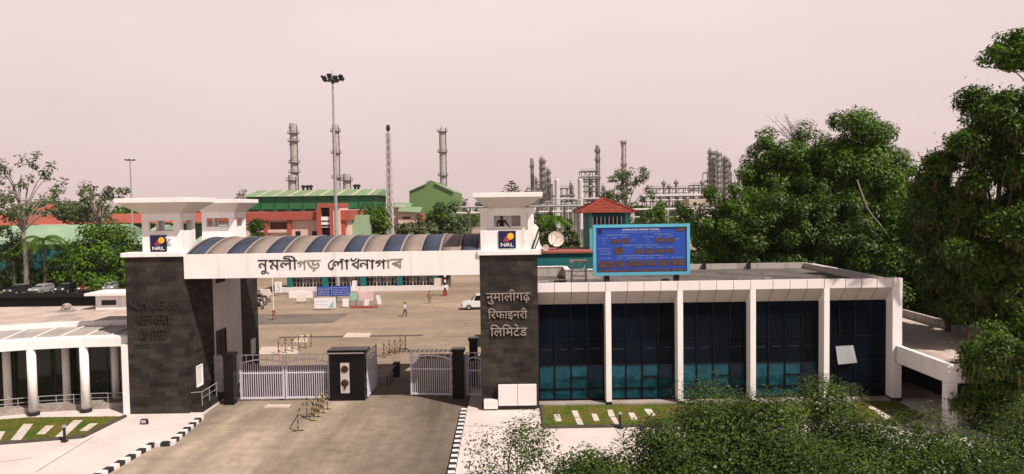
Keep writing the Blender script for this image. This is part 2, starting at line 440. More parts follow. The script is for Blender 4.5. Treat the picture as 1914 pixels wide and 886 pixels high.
def striped_kerb(name, pts, step, w=0.30, h=0.2):
    mb = MB(); d = 0.0; k = 0
    for (a, b) in zip(pts[:-1], pts[1:]):
        a, b = Vector((*a, 0)), Vector((*b, 0)); L = (b-a).length; n = max(1, round(L/step))
        for i in range(n):
            p = a + (b-a)*(i/n); q = a + (b-a)*((i+1)/n)
            mb.bar((p.x, p.y, h/2), (q.x, q.y, h/2), w, h + (.006 if k % 2 else 0), mi=k % 2); k += 1
    struct(name, mb, [KERBW, KERBB])
striped_kerb('kerb', [kL[0]] + kL[1:5], 0.46, 0.36, 0.22)
striped_kerb('kerb', [kR[0], kR[1], kR[2]], 0.40, 0.34, 0.2)
struct('kerb_edge_line', MB().bar((-2.95, 20, .008), (-3.48, 46.6, .008), .10, .012), mat('worn_edge_paint', (0.42, 0.36, 0.27), 0.9, var=0.4, scale=2))
mb = MB()
a, b = gnd(560, 628), gnd(800, 628)
mb.box(-24, 74.4, .01, -9.3, 75.0, .05)
struct('speed_hump', mb, mat('hump_dark', (0.10, 0.085, 0.07), 0.9, var=0.3))
for k, (px0, px1, py0, py1) in enumerate([(640, 690, 623, 632), (548, 575, 627, 640), (480, 555, 648, 664), (492, 540, 756, 762)]):
    p = [gnd(px0, py1), gnd(px1, py1), gnd(px1+4, py0), gnd(px0+9, py0)]
    struct('road_patch', sheet([(q.x, q.y) for q in p], .056 if k == 0 else .012), mat('pale_patch', (0.56, 0.45, 0.38), 0.95, var=0.2, scale=0.6))
p = [gnd(0+480, 607), gnd(620, 604), gnd(655, 586), gnd(480, 588)]
struct('dark_ground_band', sheet([(q.x, q.y) for q in p], .0105), mat('dark_ground_tone', (0.16, 0.13, 0.105), 0.95, var=0.3, scale=0.2))  # flat sheet, darker than the plaza around it
mb = MB()   # drain grating across the opening
for k in range(17): mb.box(-11.4 + k*.42, 66.0, .02, -11.15 + k*.42, 67.1, .06)
struct('drain_grating', mb, mat('grating_dark', (0.06, 0.05, 0.045), 0.9))

for m_, sc_, lo_, hi_ in ((ASPH, (0.35, 0.045, 1), .62, 1.25), (PLAZA, (0.05, 0.16, 1), .82, 1.12)):
    nt = m_.node_tree; p = nt.nodes['Principled BSDF']; src = p.inputs['Base Color'].links[0].from_socket
    geo = nt.nodes.new('ShaderNodeNewGeometry'); mp_ = nt.nodes.new('ShaderNodeMapping'); mp_.inputs['Scale'].default_value = sc_
    nt.links.new(geo.outputs['Position'], mp_.inputs[0])
    n_ = nt.nodes.new('ShaderNodeTexNoise'); n_.inputs['Scale'].default_value = 1.0; n_.inputs['Detail'].default_value = 7; n_.inputs['Roughness'].default_value = .6
    nt.links.new(mp_.outputs[0], n_.inputs[0])
    r_ = nt.nodes.new('ShaderNodeMapRange'); r_.inputs[1].default_value = .35; r_.inputs[2].default_value = .65; r_.inputs[3].default_value = lo_; r_.inputs[4].default_value = hi_
    nt.links.new(n_.outputs[0], r_.inputs[0])
    v_ = nt.nodes.new('ShaderNodeVectorMath'); v_.operation = 'SCALE'
    nt.links.new(src, v_.inputs[0]); nt.links.new(r_.outputs[0], v_.inputs['Scale'])
    last = v_.outputs[0]
    def times(fac):
        global last
        q = nt.nodes.new('ShaderNodeVectorMath'); q.operation = 'SCALE'; nt.links.new(last, q.inputs[0]); nt.links.new(fac, q.inputs['Scale']); last = q.outputs[0]
    def rng(src_, a, b, c, d):
        q = nt.nodes.new('ShaderNodeMapRange'); q.interpolation_type = 'SMOOTHSTEP'
        for i_, v in zip((1, 2, 3, 4), (a, b, c, d)): q.inputs[i_].default_value = v
        nt.links.new(src_, q.inputs[0]); return q.outputs[0]
    # cracks
    wn_ = nt.nodes.new('ShaderNodeTexNoise'); wn_.inputs['Scale'].default_value = .8; wn_.inputs['Detail'].default_value = 4; nt.links.new(geo.outputs['Position'], wn_.inputs[0])
    wa = nt.nodes.new('ShaderNodeVectorMath'); wa.operation = 'MULTIPLY_ADD'; wa.inputs[1].default_value = (2.2, 2.2, 0); nt.links.new(wn_.outputs['Color'], wa.inputs[0]); nt.links.new(geo.outputs['Position'], wa.inputs[2])
    vo = nt.nodes.new('ShaderNodeTexVoronoi'); vo.feature = 'DISTANCE_TO_EDGE'; vo.inputs['Scale'].default_value = .27; nt.links.new(wa.outputs[0], vo.inputs['Vector'])
    times(rng(vo.outputs['Distance'], .001, .010, .84, 1.0))
    # oil and tyre stains
    st_ = nt.nodes.new('ShaderNodeTexNoise'); st_.inputs['Scale'].default_value = .45; st_.inputs['Detail'].default_value = 5; st_.inputs['Roughness'].default_value = .7
    nt.links.new(geo.outputs['Position'], st_.inputs[0]); times(rng(st_.outputs[0], .56, .74, 1.0, .70))
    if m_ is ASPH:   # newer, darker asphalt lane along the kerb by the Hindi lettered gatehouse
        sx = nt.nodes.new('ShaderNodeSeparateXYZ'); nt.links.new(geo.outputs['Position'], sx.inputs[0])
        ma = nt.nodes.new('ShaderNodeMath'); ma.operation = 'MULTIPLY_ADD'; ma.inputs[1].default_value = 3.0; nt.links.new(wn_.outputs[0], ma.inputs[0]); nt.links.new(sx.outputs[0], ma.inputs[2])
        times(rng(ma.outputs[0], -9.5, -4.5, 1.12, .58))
    nt.links.new(last, p.inputs['Base Color'])
# lawns
LAWN = mat('dry_green_lawn', (0.16, 0.165, 0.035), 1.0, var=0.5, scale=0.6, var2=0.3, bump=0.8, spec=0.05)
nt = LAWN.node_tree
for n in nt.nodes:
    if n.type == 'MIX': n.inputs[6].default_value = (0.035, 0.105, 0.008, 1); n.inputs[7].default_value = (0.165, 0.118, 0.036, 1)
lawnR = [(1.75, 42.45), (23.0, 42.5), (24.5, 43.6), (24.6, 47.08), (1.75, 47.08)]
lawnL = [(-36, 40.3), (-29.1, 40.9), (-25.0, 41.9), (-24.75, 46.1), (-31.0, 46.15), (-36, 44.9)]
struct('lawn', MB().prism(lawnR, 0.05, 0.17), LAWN)
struct('lawn', MB().prism(lawnL, 0.05, 0.17), LAWN)
mb = MB()
for a, b in zip([lawnR[4]] + lawnR[:3], lawnR[:4]): mb.bar((*a, .15), (*b, .15), .16, .24)
struct('lawn_edging', mb, mat('dark_edging', (0.075, 0.062, 0.055), 0.9, var=0.3))
mb = MB()
for a, b in zip(lawnL[:3], lawnL[1:4]): mb.bar((*a, .15), (*b, .15), .2, .24)
struct('lawn_edging', mb, MATS['dark_edging'])
def grass(name, poly, n, seed):
    g = np.random.default_rng(seed); xs = [p[0] for p in poly]; ys = [p[1] for p in poly]
    pts = []
    def inside(x, y):
        c = False
        for i in range(len(poly)):
            x1, y1 = poly[i]; x2, y2 = poly[i-1]
            if (y1 > y) != (y2 > y) and x < (x2-x1)*(y-y1)/(y2-y1)+x1: c = not c
        return c
    mb = MB()
    for _ in range(n):
        x, y = g.uniform(min(xs), max(xs)), g.uniform(min(ys), max(ys))
        if not inside(x, y): continue
        a = g.uniform(0, 6.28); h = g.uniform(.03, .09); dx, dy = .012*math.cos(a), .012*math.sin(a); lx, ly = g.normal(0, .03, 2)
        mb.add([(x-dx, y-dy, .168), (x+dx, y+dy, .168), (x+lx, y+ly, .168+h)], [(0, 1, 2)])
    o = mb.build(name, LAWN); o['kind'] = 'stuff'
grass('lawn_grass', lawnR, 9000, 1)
grass('lawn_grass', lawnL, 9000, 2)

SLAB = mat('pale_paving_slab', (0.58, 0.51, 0.46), 0.9, var=0.12, scale=1.2)
ordn = ['first', 'second', 'third', 'fourth', 'fifth', 'sixth', 'seventh', 'eighth', 'ninth']
def slab(quad, label, group):
    p = [gnd(x, y, .19) for x, y in quad]
    mb = MB().prism([(q.x, q.y) for q in p], .10, .19)
    tag(mb.build('stepping_slab', SLAB, bevel=.012), label, 'paving slab', group)
g = 'stepping slabs in the lawn before the glass building'
for q, lb in [([(1037,787),(1050,787),(1046,774),(1035,774)], 'pale slab in the lawn nearest to the dark Hindi lettered pillar'),
          ([(1073,779),(1084,779),(1079,767),(1068,767)], 'rear slab of the first slab pair on the right lawn'),
          ([(1079,793),(1091,793),(1085,780.5),(1074,780.5)], 'front slab of the first slab pair on the right lawn'),
          ([(1110,786),(1121,786),(1115,773),(1105,773)], 'single slab between the two slab pairs on the right lawn'),
          ([(1138,778),(1150,778),(1145,765.5),(1135,765.5)], 'rear slab of the slab pair beside the lawn bollard'),
          ([(1148,792),(1158,792),(1151,779.5),(1140,779.5)], 'front slab of the slab pair beside the lawn bollard'),
          ([(1180,784),(1192,784),(1185,771),(1174,771)], 'single slab just right of the lawn bollard'),
          ([(1212,776),(1226,776),(1217,764),(1203,764)], 'slab half hidden by leaves in front of second white column'),
          ([(1654,783),(1672,780),(1652,769),(1640,772)], 'front slab of two at the shaded corner of lawn'),
          ([(1640,770),(1650,768),(1630,758),(1621,761)], 'rear slab of two at the shaded corner of lawn')]:
    slab(q, lb, g)
g = 'stepping slabs in the lawn before the white columned pavilion'
for q, lb in [([(-15,823),(0,823),(10,806),(-5,806)], 'stepping slab cut off by the photo edge on left lawn'),
          ([(20,822),(39,822),(62,792),(44,792)], 'long slab in front of the leftmost white round column'),
          ([(68,811),(84,811),(101,795),(86,795)], 'short slab between two long slabs on left lawn'),
          ([(103,816),(121,816),(155,785),(138,785)], 'longest slab running beside the short black bollard light'),
          ([(148,805),(163,805),(183,791),(168,791)], 'last slab near the dark lettered pillar on left lawn')]:
    slab(q, lb, g)

# ------------------------------------------------------------------ entrance gateway
YF, YB_ = 46.7, 59.9
LX0, LX1 = -24.75, -20.95
RX0, RX1 = -2.1, 1.6
def frame_window(parent, x0, z0, x1, z1, y, face='y', depth=.08, m=None, pane=None, bars=1, name='window'):
    """window on a wall; face 'y' looks to -y at plane y, face 'x' looks to +x at plane x=y"""
    m = m or SIGNW; pane = pane or GLASSG; t = .07
    def bx(mb, a0, c0, a1, c1, d0, d1):
        if face == 'y': mb.box(a0, y-d1, c0, a1, y-d0, c1)
        else: mb.box(y+d0, a0, c0, y+d1, a1, c1)
    f = MB()
    bx(f, x0, z0, x1, z0+t, .0, depth); bx(f, x0, z1-t, x1, z1, 0, depth)
    bx(f, x0, z0+t, x0+t, z1-t, 0, depth); bx(f, x1-t, z0+t, x1, z1-t, 0, depth)
    for k in range(bars):
        xm = x0 + (x1-x0)*(k+1)/(bars+1); bx(f, xm-t/3, z0+t, xm+t/3, z1-t, 0, depth*.8)
    o = f.build(name, m, parent)
    p = MB(); bx(p, x0+t, z0+t, x1-t, z1-t, .004, depth*.4)
    p.build('pane', pane, o)
    return o

def roof_cap(parent, x0, x1, y0, y1, rx0, rx1, ry0, ry1, zt=14.0):
    mb = MB()
    mb.box(x0, y0, zt-.30, x1, y1, zt)
    o = mb.build('roof_cap', WHITE, parent, bevel=.02)
    zb = zt - 1.0
    a = [(rx0, ry0, zb), (rx1, ry0, zb), (rx1, ry1, zb), (rx0, ry1, zb)]
    b = [(x0+.08, y0+.08, zt-.303), (x1-.08, y0+.08, zt-.303), (x1-.08, y1-.08, zt-.303), (x0+.08, y1-.08, zt-.303)]
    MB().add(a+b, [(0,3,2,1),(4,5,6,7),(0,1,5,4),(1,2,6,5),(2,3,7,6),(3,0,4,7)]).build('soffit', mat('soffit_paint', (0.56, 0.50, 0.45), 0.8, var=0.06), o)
    return o

def room_walls(parent, x0, x1, y0, y1, z0, z1, front, right, rear, left, t=.22, name='watch_room'):
    """four walls with openings; each side is a list of (u0,u1,v0,v1) in absolute coordinates"""
    mb = MB()
    def wall(u0, u1, ops, put):
        us = sorted({u0, u1, *[o[0] for o in ops], *[o[1] for o in ops]})
        for a, b in zip(us[:-1], us[1:]):
            m = (a+b)/2; hit = [o for o in ops if o[0] < m < o[1]]
            if not hit: put(a, b, z0, z1)
            else:
                o = hit[0]; put(a, b, z0, o[2]); put(a, b, o[3], z1)
    wall(x0, x1, front, lambda a, b, c, d: mb.box(a, y0, c, b, y0+t, d))
    wall(x0, x1, rear, lambda a, b, c, d: mb.box(a, y1-t, c, b, y1, d))
    wall(y0+t, y1-t, right, lambda a, b, c, d: mb.box(x1-t, a, c, x1, b, d))
    wall(y0+t, y1-t, left, lambda a, b, c, d: mb.box(x0, a, c, x0+t, b, d))
    return mb.build(name, WHITE, parent)

def logo_sign(parent, cx, y, z0, z1):
    w = z1 - z0; x0 = cx - w*.49; x1 = cx + w*.49
    s = MB().box(x0, y-.06, z0, x1, y, z1).build('logo_panel', NAVY, parent)
    MB().lathe((cx+w*.19, y-.072, z0+w*.69), [(w*.19, 0), (w*.19, .012)], 24, axis='y').build('emblem_disc', YELLOW, s)
    MB().extrude([(cx-w*.26, z0+w*.40), (cx+w*.10, z0+w*.40), (cx+w*.15, z0+w*.50), (cx+w*.01, z0+w*.58), (cx-.02*w, z0+w*.72), (cx-w*.12, z0+w*.64)], y-.066, y-.0605).build('emblem_flare', REDDISK, s)
    lettering('lettering', 'NRL', SIGNW, s, cx, y-.062, z0+w*.11, w*.72, .012, height=w*.20)
    return s

# --- gatehouse with English lettering
gl = thing('gatehouse', 'dark stone gatehouse with dark English lettering and two flared watch rooms', 'gatehouse', ((LX0+LX1)/2, YF, 0), 'gatehouses of the entrance')
sp = MB().box(LX0, YF, 0, LX1, 51.0, 10.25).build('stone_pillar', STONE, gl)
for i, (s, px, py, w) in enumerate([('NUMALIGARH', 290, 577, 94), ('REFINERY', 290, 604, 62), ('LIMITED', 289, 632, 52)]):
    p = at(px, py, YF)
    lettering('lettering', s, LETS, sp, p.x, YF, p.z, w*YF/FPX, .09, height=17*YF/FPX)
MB().box(LX0-.17, YF-.17, 10.252, LX1, 51.0, 10.53).build('cornice', WHITE, gl, bevel=.02)
MB().box(LX0, 51.003, 0, LX1, 56.2, 10.25).build('side_wall', WHITE2, gl)
MB().box(LX0, 56.203, 0, LX1, YB_, 10.25).build('rear_pillar', STONE, gl)
MB().box(LX0-.1, 51.003, 10.252, LX1+.004, YB_+.1, 10.50).build('roof_slab', WHITE, gl)
frame_window(gl, 51.3, 2.85, 53.0, 4.65, LX1, 'x', m=DARKM, pane=GLASSD)
frame_window(gl, 51.6, 8.0, 53.1, 9.1, LX1, 'x', m=DARKM, pane=GLASSD)
frame_window(gl, 58.0, 1.6, 58.9, 2.8, LX1, 'x', pane=PANEL, bars=0)
frame_window(gl, 47.9, 1.5, 48.8, 2.9, LX1, 'x', pane=PANEL, bars=0)
z0 = 10.53
def watch_rooms(x0, x1, y0, y1, w0, w1, xr):
    room_walls(gl, x0, x1, y0, y1, z0-.03, 13.02, [(w0, w1, 11.88, 12.55)], [(y0+.45, y1-.35, 11.88, 12.55)], [(w0, w1, 11.88, 12.6)], [(y0+.45, y1-.35, 11.88, 12.55)])
    roof_cap(gl, -24.9, xr, y0-1.1, y1+.8, x0, x1, y0, y1)
watch_rooms(-23.75, -21.28, 47.05, 49.25, -23.3, -21.75, -20.2)
watch_rooms(-24.1, -21.55, 57.0, 59.4, -23.75, -22.0, -20.75)
p = at(296, 0, 47)
logo_sign(gl, at(296, 453, 47).x, 47.05, 10.56, 11.62)
# a small security camera beside the logo
cb = MB().box(-22.0, 46.85, 11.40, -21.88, 47.05, 11.48)
cb.tube([(-22.12, 46.80, 11.46), (-21.68, 46.84, 11.40)], .045)
cb.build('security_camera', SIGNW, gl)

# --- gatehouse with Hindi lettering
gr = thing('gatehouse', 'dark stone gatehouse with grey Hindi lettering and a pilastered watch room', 'gatehouse', ((RX0+RX1)/2, YF, 0), 'gatehouses of the entrance')
sp = MB().box(RX0, YF, 0, RX1, 51.0, 10.05).build('stone_pillar', STONE, gr)
HI = ['नुमालीग\u095d', '\u093fरफाइनरी', '\u093fल\u093fमटेड']
for s, px, py, w in [(HI[0], 950, 562, 82), (HI[1], 949, 595, 74), (HI[2], 951, 627.5, 69)]:
    p = at(px, py, YF)
    lettering('lettering', s, LETG, sp, p.x, YF, p.z, w*YF/FPX, .09)
MB().box(RX0-.12, YF-.22, 10.052, RX1+.22, 51.0, 10.36).build('cornice', WHITE, gr, bevel=.02)
MB().box(RX0, 51.003, 0, RX1, 56.2, 10.05).build('side_wall', WHITE2, gr)
MB().box(RX0, 56.203, 0, RX1, YB_, 10.05).build('rear_pillar', STONE, gr)
MB().box(RX0, 51.003, 10.052, RX1+.1, YB_+.1, 10.36).build('roof_slab', WHITE, gr)
room_walls(gr, -1.62, 1.02, 47.2, 50.4, 10.34, 13.02, [(-1.15, .58, 11.85, 12.55)], [(47.7, 50.0, 11.0, 12.9)], [], [(48.6, 49.9, 11.85, 12.5)])  # outer side opening enlarged to let sun onto the inner wall
MB().box(-1.80, 46.98, 10.362, 1.05, 47.197, 11.62).build('parapet', WHITE, gr)
for x0, x1 in ((-2.02, -1.625), (1.025, 1.42)):
    MB().box(x0, 47.0, 10.362, x1, 47.6, 12.80).build('pilaster', WHITE, gr)
    c = MB().box(x0-.08, 46.92, 12.80, x1+.08, 47.68, 12.92); c.box(x0-.14, 46.86, 12.922, x1+.14, 47.74, 13.05); c.build('capital', WHITE, gr)
roof_cap(gr, -2.45, 1.95, 45.95, 51.6, -1.62, 1.02, 47.2, 50.4, 14.02)
logo_sign(gr, at(948, 447, 47).x, 46.975, 10.45, 11.58)
cur = MB()   # pale blind in the rear half of the watch room opening
for k in range(8): cur.box(-.02+k*.07, 47.5+.01*(k % 2), 11.86, .05+k*.07, 47.52+.01*(k % 2), 12.54)
cur.build('blind', mat('grey_blind', (0.30, 0.26, 0.25), 0.9), gr)
st = MB()    # white stepped stair flank on the outer side of the watch room
st.extrude([(1.43, 10.37), (2.0, 10.37), (1.78, 10.75), (1.72, 11.75), (1.55, 11.95), (1.43, 11.95)], 47.3, 47.6)
st.build('stair_flank', WHITE, gr)
sr = MB()
sr.tube([(1.28, 46.9, 10.40), (1.75, 46.95, 11.72)], .05)
sr.tube([(1.45, 46.9, 10.40), (1.85, 46.95, 11.4)], .04)
sr.build('stair_rail', DARKM, gr)
# base cabinets
cab = thing('meter_cabinet', 'wide white two-door cabinet on the Hindi lettered pillar', 'cabinet', (.2, 46.4, .35), 'cabinets at the pillar foot')
MB().box(-1.02, 46.3, .42, .20, 46.7-.003, 1.72).build('cabinet_door', PANEL, cab, bevel=.015)
MB().box(.225, 46.3, .42, 1.42, 46.7-.003, 1.72).build('cabinet_door', PANEL, cab, bevel=.015)
MB().box(-1.0, 46.42, .18, 1.4, 46.697, .417).build('plinth', DARKM, cab)
cab = thing('meter_cabinet', 'small low white cabinet beside the wide two-door cabinet', 'cabinet', (-1.5, 46.4, .1), 'cabinets at the pillar foot')
MB().box(-1.95, 46.3, .22, -1.06, 46.697, .80).build('cabinet_door', PANEL, cab, bevel=.015)
MB().box(-1.9, 46.42, .12, -1.1, 46.697, .217).build('plinth', DARKM, cab)

# --- beam with Assamese lettering and the striped vault between the gatehouses
cv = thing('gate_canopy', 'long white beam with Assamese lettering under a blue striped vaulted roof', 'canopy', ((LX1+RX0)/2, YF, 8.8))
beam = MB().box(LX1+.004, YF-.08, 8.82, RX0-.004, YF+.5, 10.36).build('front_beam', WHITE, cv)
MB().box(LX1+.004, 55.4, 8.82, RX0-.004, 55.9, 10.3).build('rear_beam', WHITE, cv)
yc, hw, zr, rise = 51.5, 4.6, 10.33, .93
def arch(t):   # t in 0..1 from front to rear
    a = math.pi*t; return yc - hw*(1-2*t), zr + rise*(1-(1-2*t)**2)
NP = 15; span = RX0 - LX1; pw = span/NP; ts = [i/24 for i in range(25)]
for k in range(NP):
    x0, x1 = LX1+.01+k*pw+.05, LX1-.01+(k+1)*pw-.05
    mb = MB(); vs = []
    for t in ts:
        y, z = arch(t); vs += [(x0, y, z), (x1, y, z), (x0, y, z-.04), (x1, y, z-.04)]
    fs = []
    for i in range(len(ts)-1):
        a = i*4; b = a+4
        fs += [(a, a+1, b+1, b), (a+2, b+2, b+3, a+3), (a, b, b+2, a+2), (a+1, a+3, b+3, b+1)]
    mb.add(vs, fs).build('roof_panel', VBLUE if k % 2 == 0 else VBEIGE, cv, smooth=True, label='blue roof panel' if k % 2 == 0 else 'beige roof panel')
for k in range(NP+1):
    x = LX1+.03+k*(span-.06)/NP
    mb = MB()
    pts = [arch(t) for t in ts]
    for (y0, z0_), (y1, z1_) in zip(pts[:-1], pts[1:]): mb.bar((x, y0, z0_), (x, y1, z1_), .11, .10)
    mb.build('rib', VRIB, cv)

def strokes(mb, lines, w, y0, thick):
    """flat brush strokes in the x,z plane standing proud of a wall facing -y"""
    for j, pts in enumerate(lines):
        dy = .004*(j % 4)
        for p, q in zip(pts[:-1], pts[1:]):
            mb.bar((p[0], y0-thick/2-dy, p[1]), (q[0], y0-thick/2-dy, q[1]), w, thick, up=(0, 1, 0))
        for p in pts: mb.lathe((p[0], y0-thick-dy-.001, p[1]), [(w/2, 0), (w/2, thick)], 8, axis='y')
def crv(pts, n=4):
    """smooth a polyline"""
    out = []
    P = [pts[0]] + list(pts) + [pts[-1]]
    for i in range(1, len(P)-2):
        for k in range(n):
            t = k/n; a, b, c, d = (Vector(P[i+j]) for j in (-1, 0, 1, 2))
            out.append(tuple(.5*((2*b)+(-a+c)*t+(2*a-5*b+4*c-d)*t*t+(-a+3*b-3*c+d)*t**3)))
    out.append(tuple(pts[-1])); return out
letters = [
  ([crv([(978,104),(945,118),(922,155),(930,195),(955,212),(976,202),(966,186)])], LETD),
  ([[(1064,96),(1098,96)], [(1083,96),(1083,210)], crv([(1006,160),(988,164),(978,146),(992,126),(1014,120),(1034,134),(1040,158)]), crv([(1040,158),(1034,138),(1050,122),(1068,120),(1083,136)])], LETD),
  ([[(1275,90),(1275,205)], crv([(1190,84),(1196,102),(1216,110),(1238,100),(1250,84)]), [(1275,118),(1204,150),(1275,196)]], LETD),
  ([[(1662,95),(1802,92)], [(1778,92),(1778,195)], [(1778,112),(1686,142),(1778,182)], [(1730,140),(1752,152)]], LETF),
]
def glyph(ch, x0, x1, y0, y1, m):
    """one letter of the built-in lettering fitted between its photographed edges"""
    vs, fs, isl = text_mesh(ch, 1.0)
    ux = [v[0] for v in vs]; uy = [v[1] for v in vs]
    a, b = at(470 + x0/6.38, 470 + y1/6.38, YF-.08), at(470 + x1/6.38, 470 + y0/6.38, YF-.08)
    q = [(a.x + (v[0]-min(ux))/(max(ux)-min(ux))*(b.x-a.x), YF-.08 - ((.03 + .003*(isl[i] % 3)) if v[2] > 0 else -.004 - .002*(isl[i] % 3)), a.z + (v[1]-min(uy))/(max(uy)-min(uy))*(b.z-a.z)) for i, v in enumerate(vs)]
    MB().add(q, fs).build('letter', m, beam)
for args in [('\u09a8\u09c1', 82, 210, 98, 272, LETD), ('\u09ae', 208, 338, 98, 220, LETD), ('\u09b2\u09c0', 336, 546, 48, 218, LETD), ('\u0997', 546, 660, 98, 218, LETF), ('\u09dc', 663, 828, 98, 236, LETF),
             ('\u09be', 1110, 1170, 90, 212, LETD), ('\u09a8', 1284, 1412, 95, 208, LETD), ('\u09be', 1412, 1474, 93, 206, LETD), ('\u0997', 1476, 1606, 92, 206, LETD), ('\u09be', 1608, 1660, 90, 200, LETF)]: glyph(*args)
for ls, m in letters:
    mb = MB(); L2 = []
    for ln in ls:
        pts = []
        for x, y in ln:
            q = at(470 + x/6.38, 470 + y/6.38, YF-.08); pts.append((q.x, q.z))
        L2.append(pts)
    strokes(mb, L2, .074, YF-.08, .03)
    mb.build('letter', m, beam)

# --- gates, posts and the pier
def gate_leaf(name, label, a, b, h, group, cat='gate', bars=None, panel=False):
    """leaf from ground point a to ground point b"""
    a, b = Vector((*a, .12)), Vector((*b, .12)); L = (b-a).length; d = (b-a)/L
    t = thing(name, label, cat, a, group)
    n = bars or max(5, round(L/.155))
    fr = MB()
    def pt(u, z): return a + d*u + Vector((0, 0, z))
    fr.bar(pt(.04, 0), pt(.04, h), .09); fr.bar(pt(L-.04, 0), pt(L-.04, h), .09)
    fr.bar(pt(.085, .08), pt(L-.085, .08), .07, .12); fr.bar(pt(.085, h*.58), pt(L-.085, h*.58), .05, .08)
    fr.bar(pt(.085, h-.03), pt(L-.085, h-.03), .05, .06)
    seg = 12
    for i in range(seg):
        u0, u1 = .085+(L-.17)*i/seg, .085+(L-.17)*(i+1)/seg
        z = lambda u: h*.80 + h*.085*math.sin(math.pi*u/L)
        fr.bar(pt(u0, z(u0)), pt(u1, z(u1)), .05, .09)
    fr.build('frame', GATEP, t)
    g = MB()
    for i in range(1, n):
        u = L*i/n; g.bar(pt(u, .14), pt(u, h-.06 if i % 3 == 0 else h*.80), .045, .03)
    g.build('grille', GATEP, t)
    if panel:
        pp = MB(); o = Vector((d.y, -d.x, 0))*-.03
        pp.bar(pt(.09, h*.40)+o, pt(L-.09, h*.40)+o, .01, h*.72); pp.build('backing_sheet', mat('lilac_sheet', (0.42, 0.38, 0.52), 0.5), t)
    for z in (h*.2, h*.42, h*.6, h*.8):
        MB().tube([pt(-.03, z-.07), pt(-.03, z+.07)], .045, 8).build('hinge', GATEP, t)
    return t
gg = 'lilac white gate leaves'
gate_leaf('gate_leaf', 'closed lilac white gate leaf beside the narrow black post', (-18.85, 50.0), (-15.82, 50.0), 3.1, gg)
t = gate_leaf('gate_leaf', 'closed lilac white gate leaf hinged on the pier with the metal plate', (-12.68, 50.0), (-15.72, 50.0), 3.1, gg)
gate_leaf('gate_leaf', 'open sheeted gate leaf swung inward behind the black pier', (-10.12, 50.1), (-10.05, 53.2), 3.1, gg, panel=True)
gate_leaf('gate_leaf', 'lone closed gate leaf hanging from the post nearest the Hindi gatehouse', (-4.32, 50.25), (-7.2, 50.6), 3.15, gg)
gate_leaf('pedestrian_gate', 'narrow lilac gate between the English lettered gatehouse and black post', (-20.9, 50.75), (-19.75, 50.2), 3.0, 'narrow side gates', 'side gate')
gate_leaf('pedestrian_gate', 'narrow lilac gate squeezed against the Hindi lettered gatehouse', (-2.15, 50.1), (-3.3, 50.2), 3.0, 'narrow side gates', 'side gate')
def post(label, x0, x1, y0, y1, h):
    t = thing('gate_post', label, 'gate post', ((x0+x1)/2, (y0+y1)/2, 0), 'black gate posts')
    MB().box(x0, y0, 0, x1, y1, h-.2).build('shaft', BLACKG, t)
    MB().box(x0-.08, y0-.08, h-.198, x1+.08, y1+.08, h).build('cap', BLACKG, t, bevel=.02)
post('black granite post beside the narrow gate of the English gatehouse', -19.6, -18.95, 49.0, 49.7, 3.5)
post('wider black granite post carrying the lone right gate leaf', -4.2, -3.45, 49.7, 50.4, 3.45)
post('short capped black post rising behind the narrow right gate', -3.25, -2.65, 53.2, 53.8, 3.55)
pier = thing('gate_pier', 'broad black granite pier with a metal plate between the gate openings', 'gate pier', (-11.4, 50, 0))
MB().box(-12.62, 49.65, 0, -10.22, 50.8, 3.25).build('shaft', BLACKG, pier)
MB().box(-12.72, 49.55, 3.34, -10.02, 50.95, 3.5).build('cap', BLACKG, pier, bevel=.02)
MB().box(-12.60, 49.63, 3.25, -10.24, 50.82, 3.338).build('band', SIGNW, pier)
pl = MB().box(-11.85, 49.60, .55, -11.25, 49.648, 2.62).build('plate', mat('brushed_plate', (0.62, 0.57, 0.53), 0.4, 0.3, var=0.1), pier)
MB().lathe((-11.55, 49.55, 2.2), [(.0, 0), (.24, 0), (.25, .048)], 20, axis='y').build('boss', mat('dark_bronze', (0.06, 0.045, 0.035), 0.4, 0.5), pl)
MB().lathe((-11.55, 49.50, 1.25), [(.0, 0), (.1, 0), (.26, .07), (.24, .098)], 20, axis='y').build('boss', MATS['dark_bronze'], pl)
MB().extrude([(-11.62, 1.2), (-11.48, 1.2), (-11.5, .82), (-11.6, .82)], 49.52, 49.597).build('handle', MATS['dark_bronze'], pl)
# ramp with railing beside the English gatehouse
rp = thing('entrance_ramp', 'low dark ramp with a thin pipe railing beside the English lettered gatehouse', 'ramp', (-20.5, 48, 0))
MB().box(LX1+.01, 46.9, 0.1, -20.15, 50.4, .55).build('plinth', STONE, rp)
r_ = MB()
for y in (46.95, 48.1, 49.25, 50.35): r_.tube([(-20.2, y, .55), (-20.2, y, 1.45)], .025)
r_.tube([(-20.2, 46.95, 1.45), (-20.2, 50.35, 1.45)], .028); r_.tube([(-20.2, 46.95, 1.05), (-20.2, 50.35, 1.05)], .02)
r_.tube([(-20.9, 46.93, 1.4), (-20.2, 46.95, 1.45)], .025); r_.build('railing', STEEL, rp)
fl = thing('ground_floodlight', 'small dark floodlight standing on the pavement before the English pillar', 'floodlight', gnd(270, 793, .12))
x, y = fl.location.x, fl.location.y
MB().box(x-.19, y-.1, .17, x+.19, y+.1, .45).build('lamp_housing', DARKM, fl, bevel=.02)
MB().box(x-.15, y-.112, .22, x+.15, y-.1025, .41).build('lens', mat('lamp_lens', (0.45, 0.42, 0.40), 0.2), fl)
MB().box(x-.24, y-.04, .12, x-.2, y+.04, .36).box(x+.2, y-.04, .12, x+.24, y+.04, .36).build('bracket', DARKM, fl)
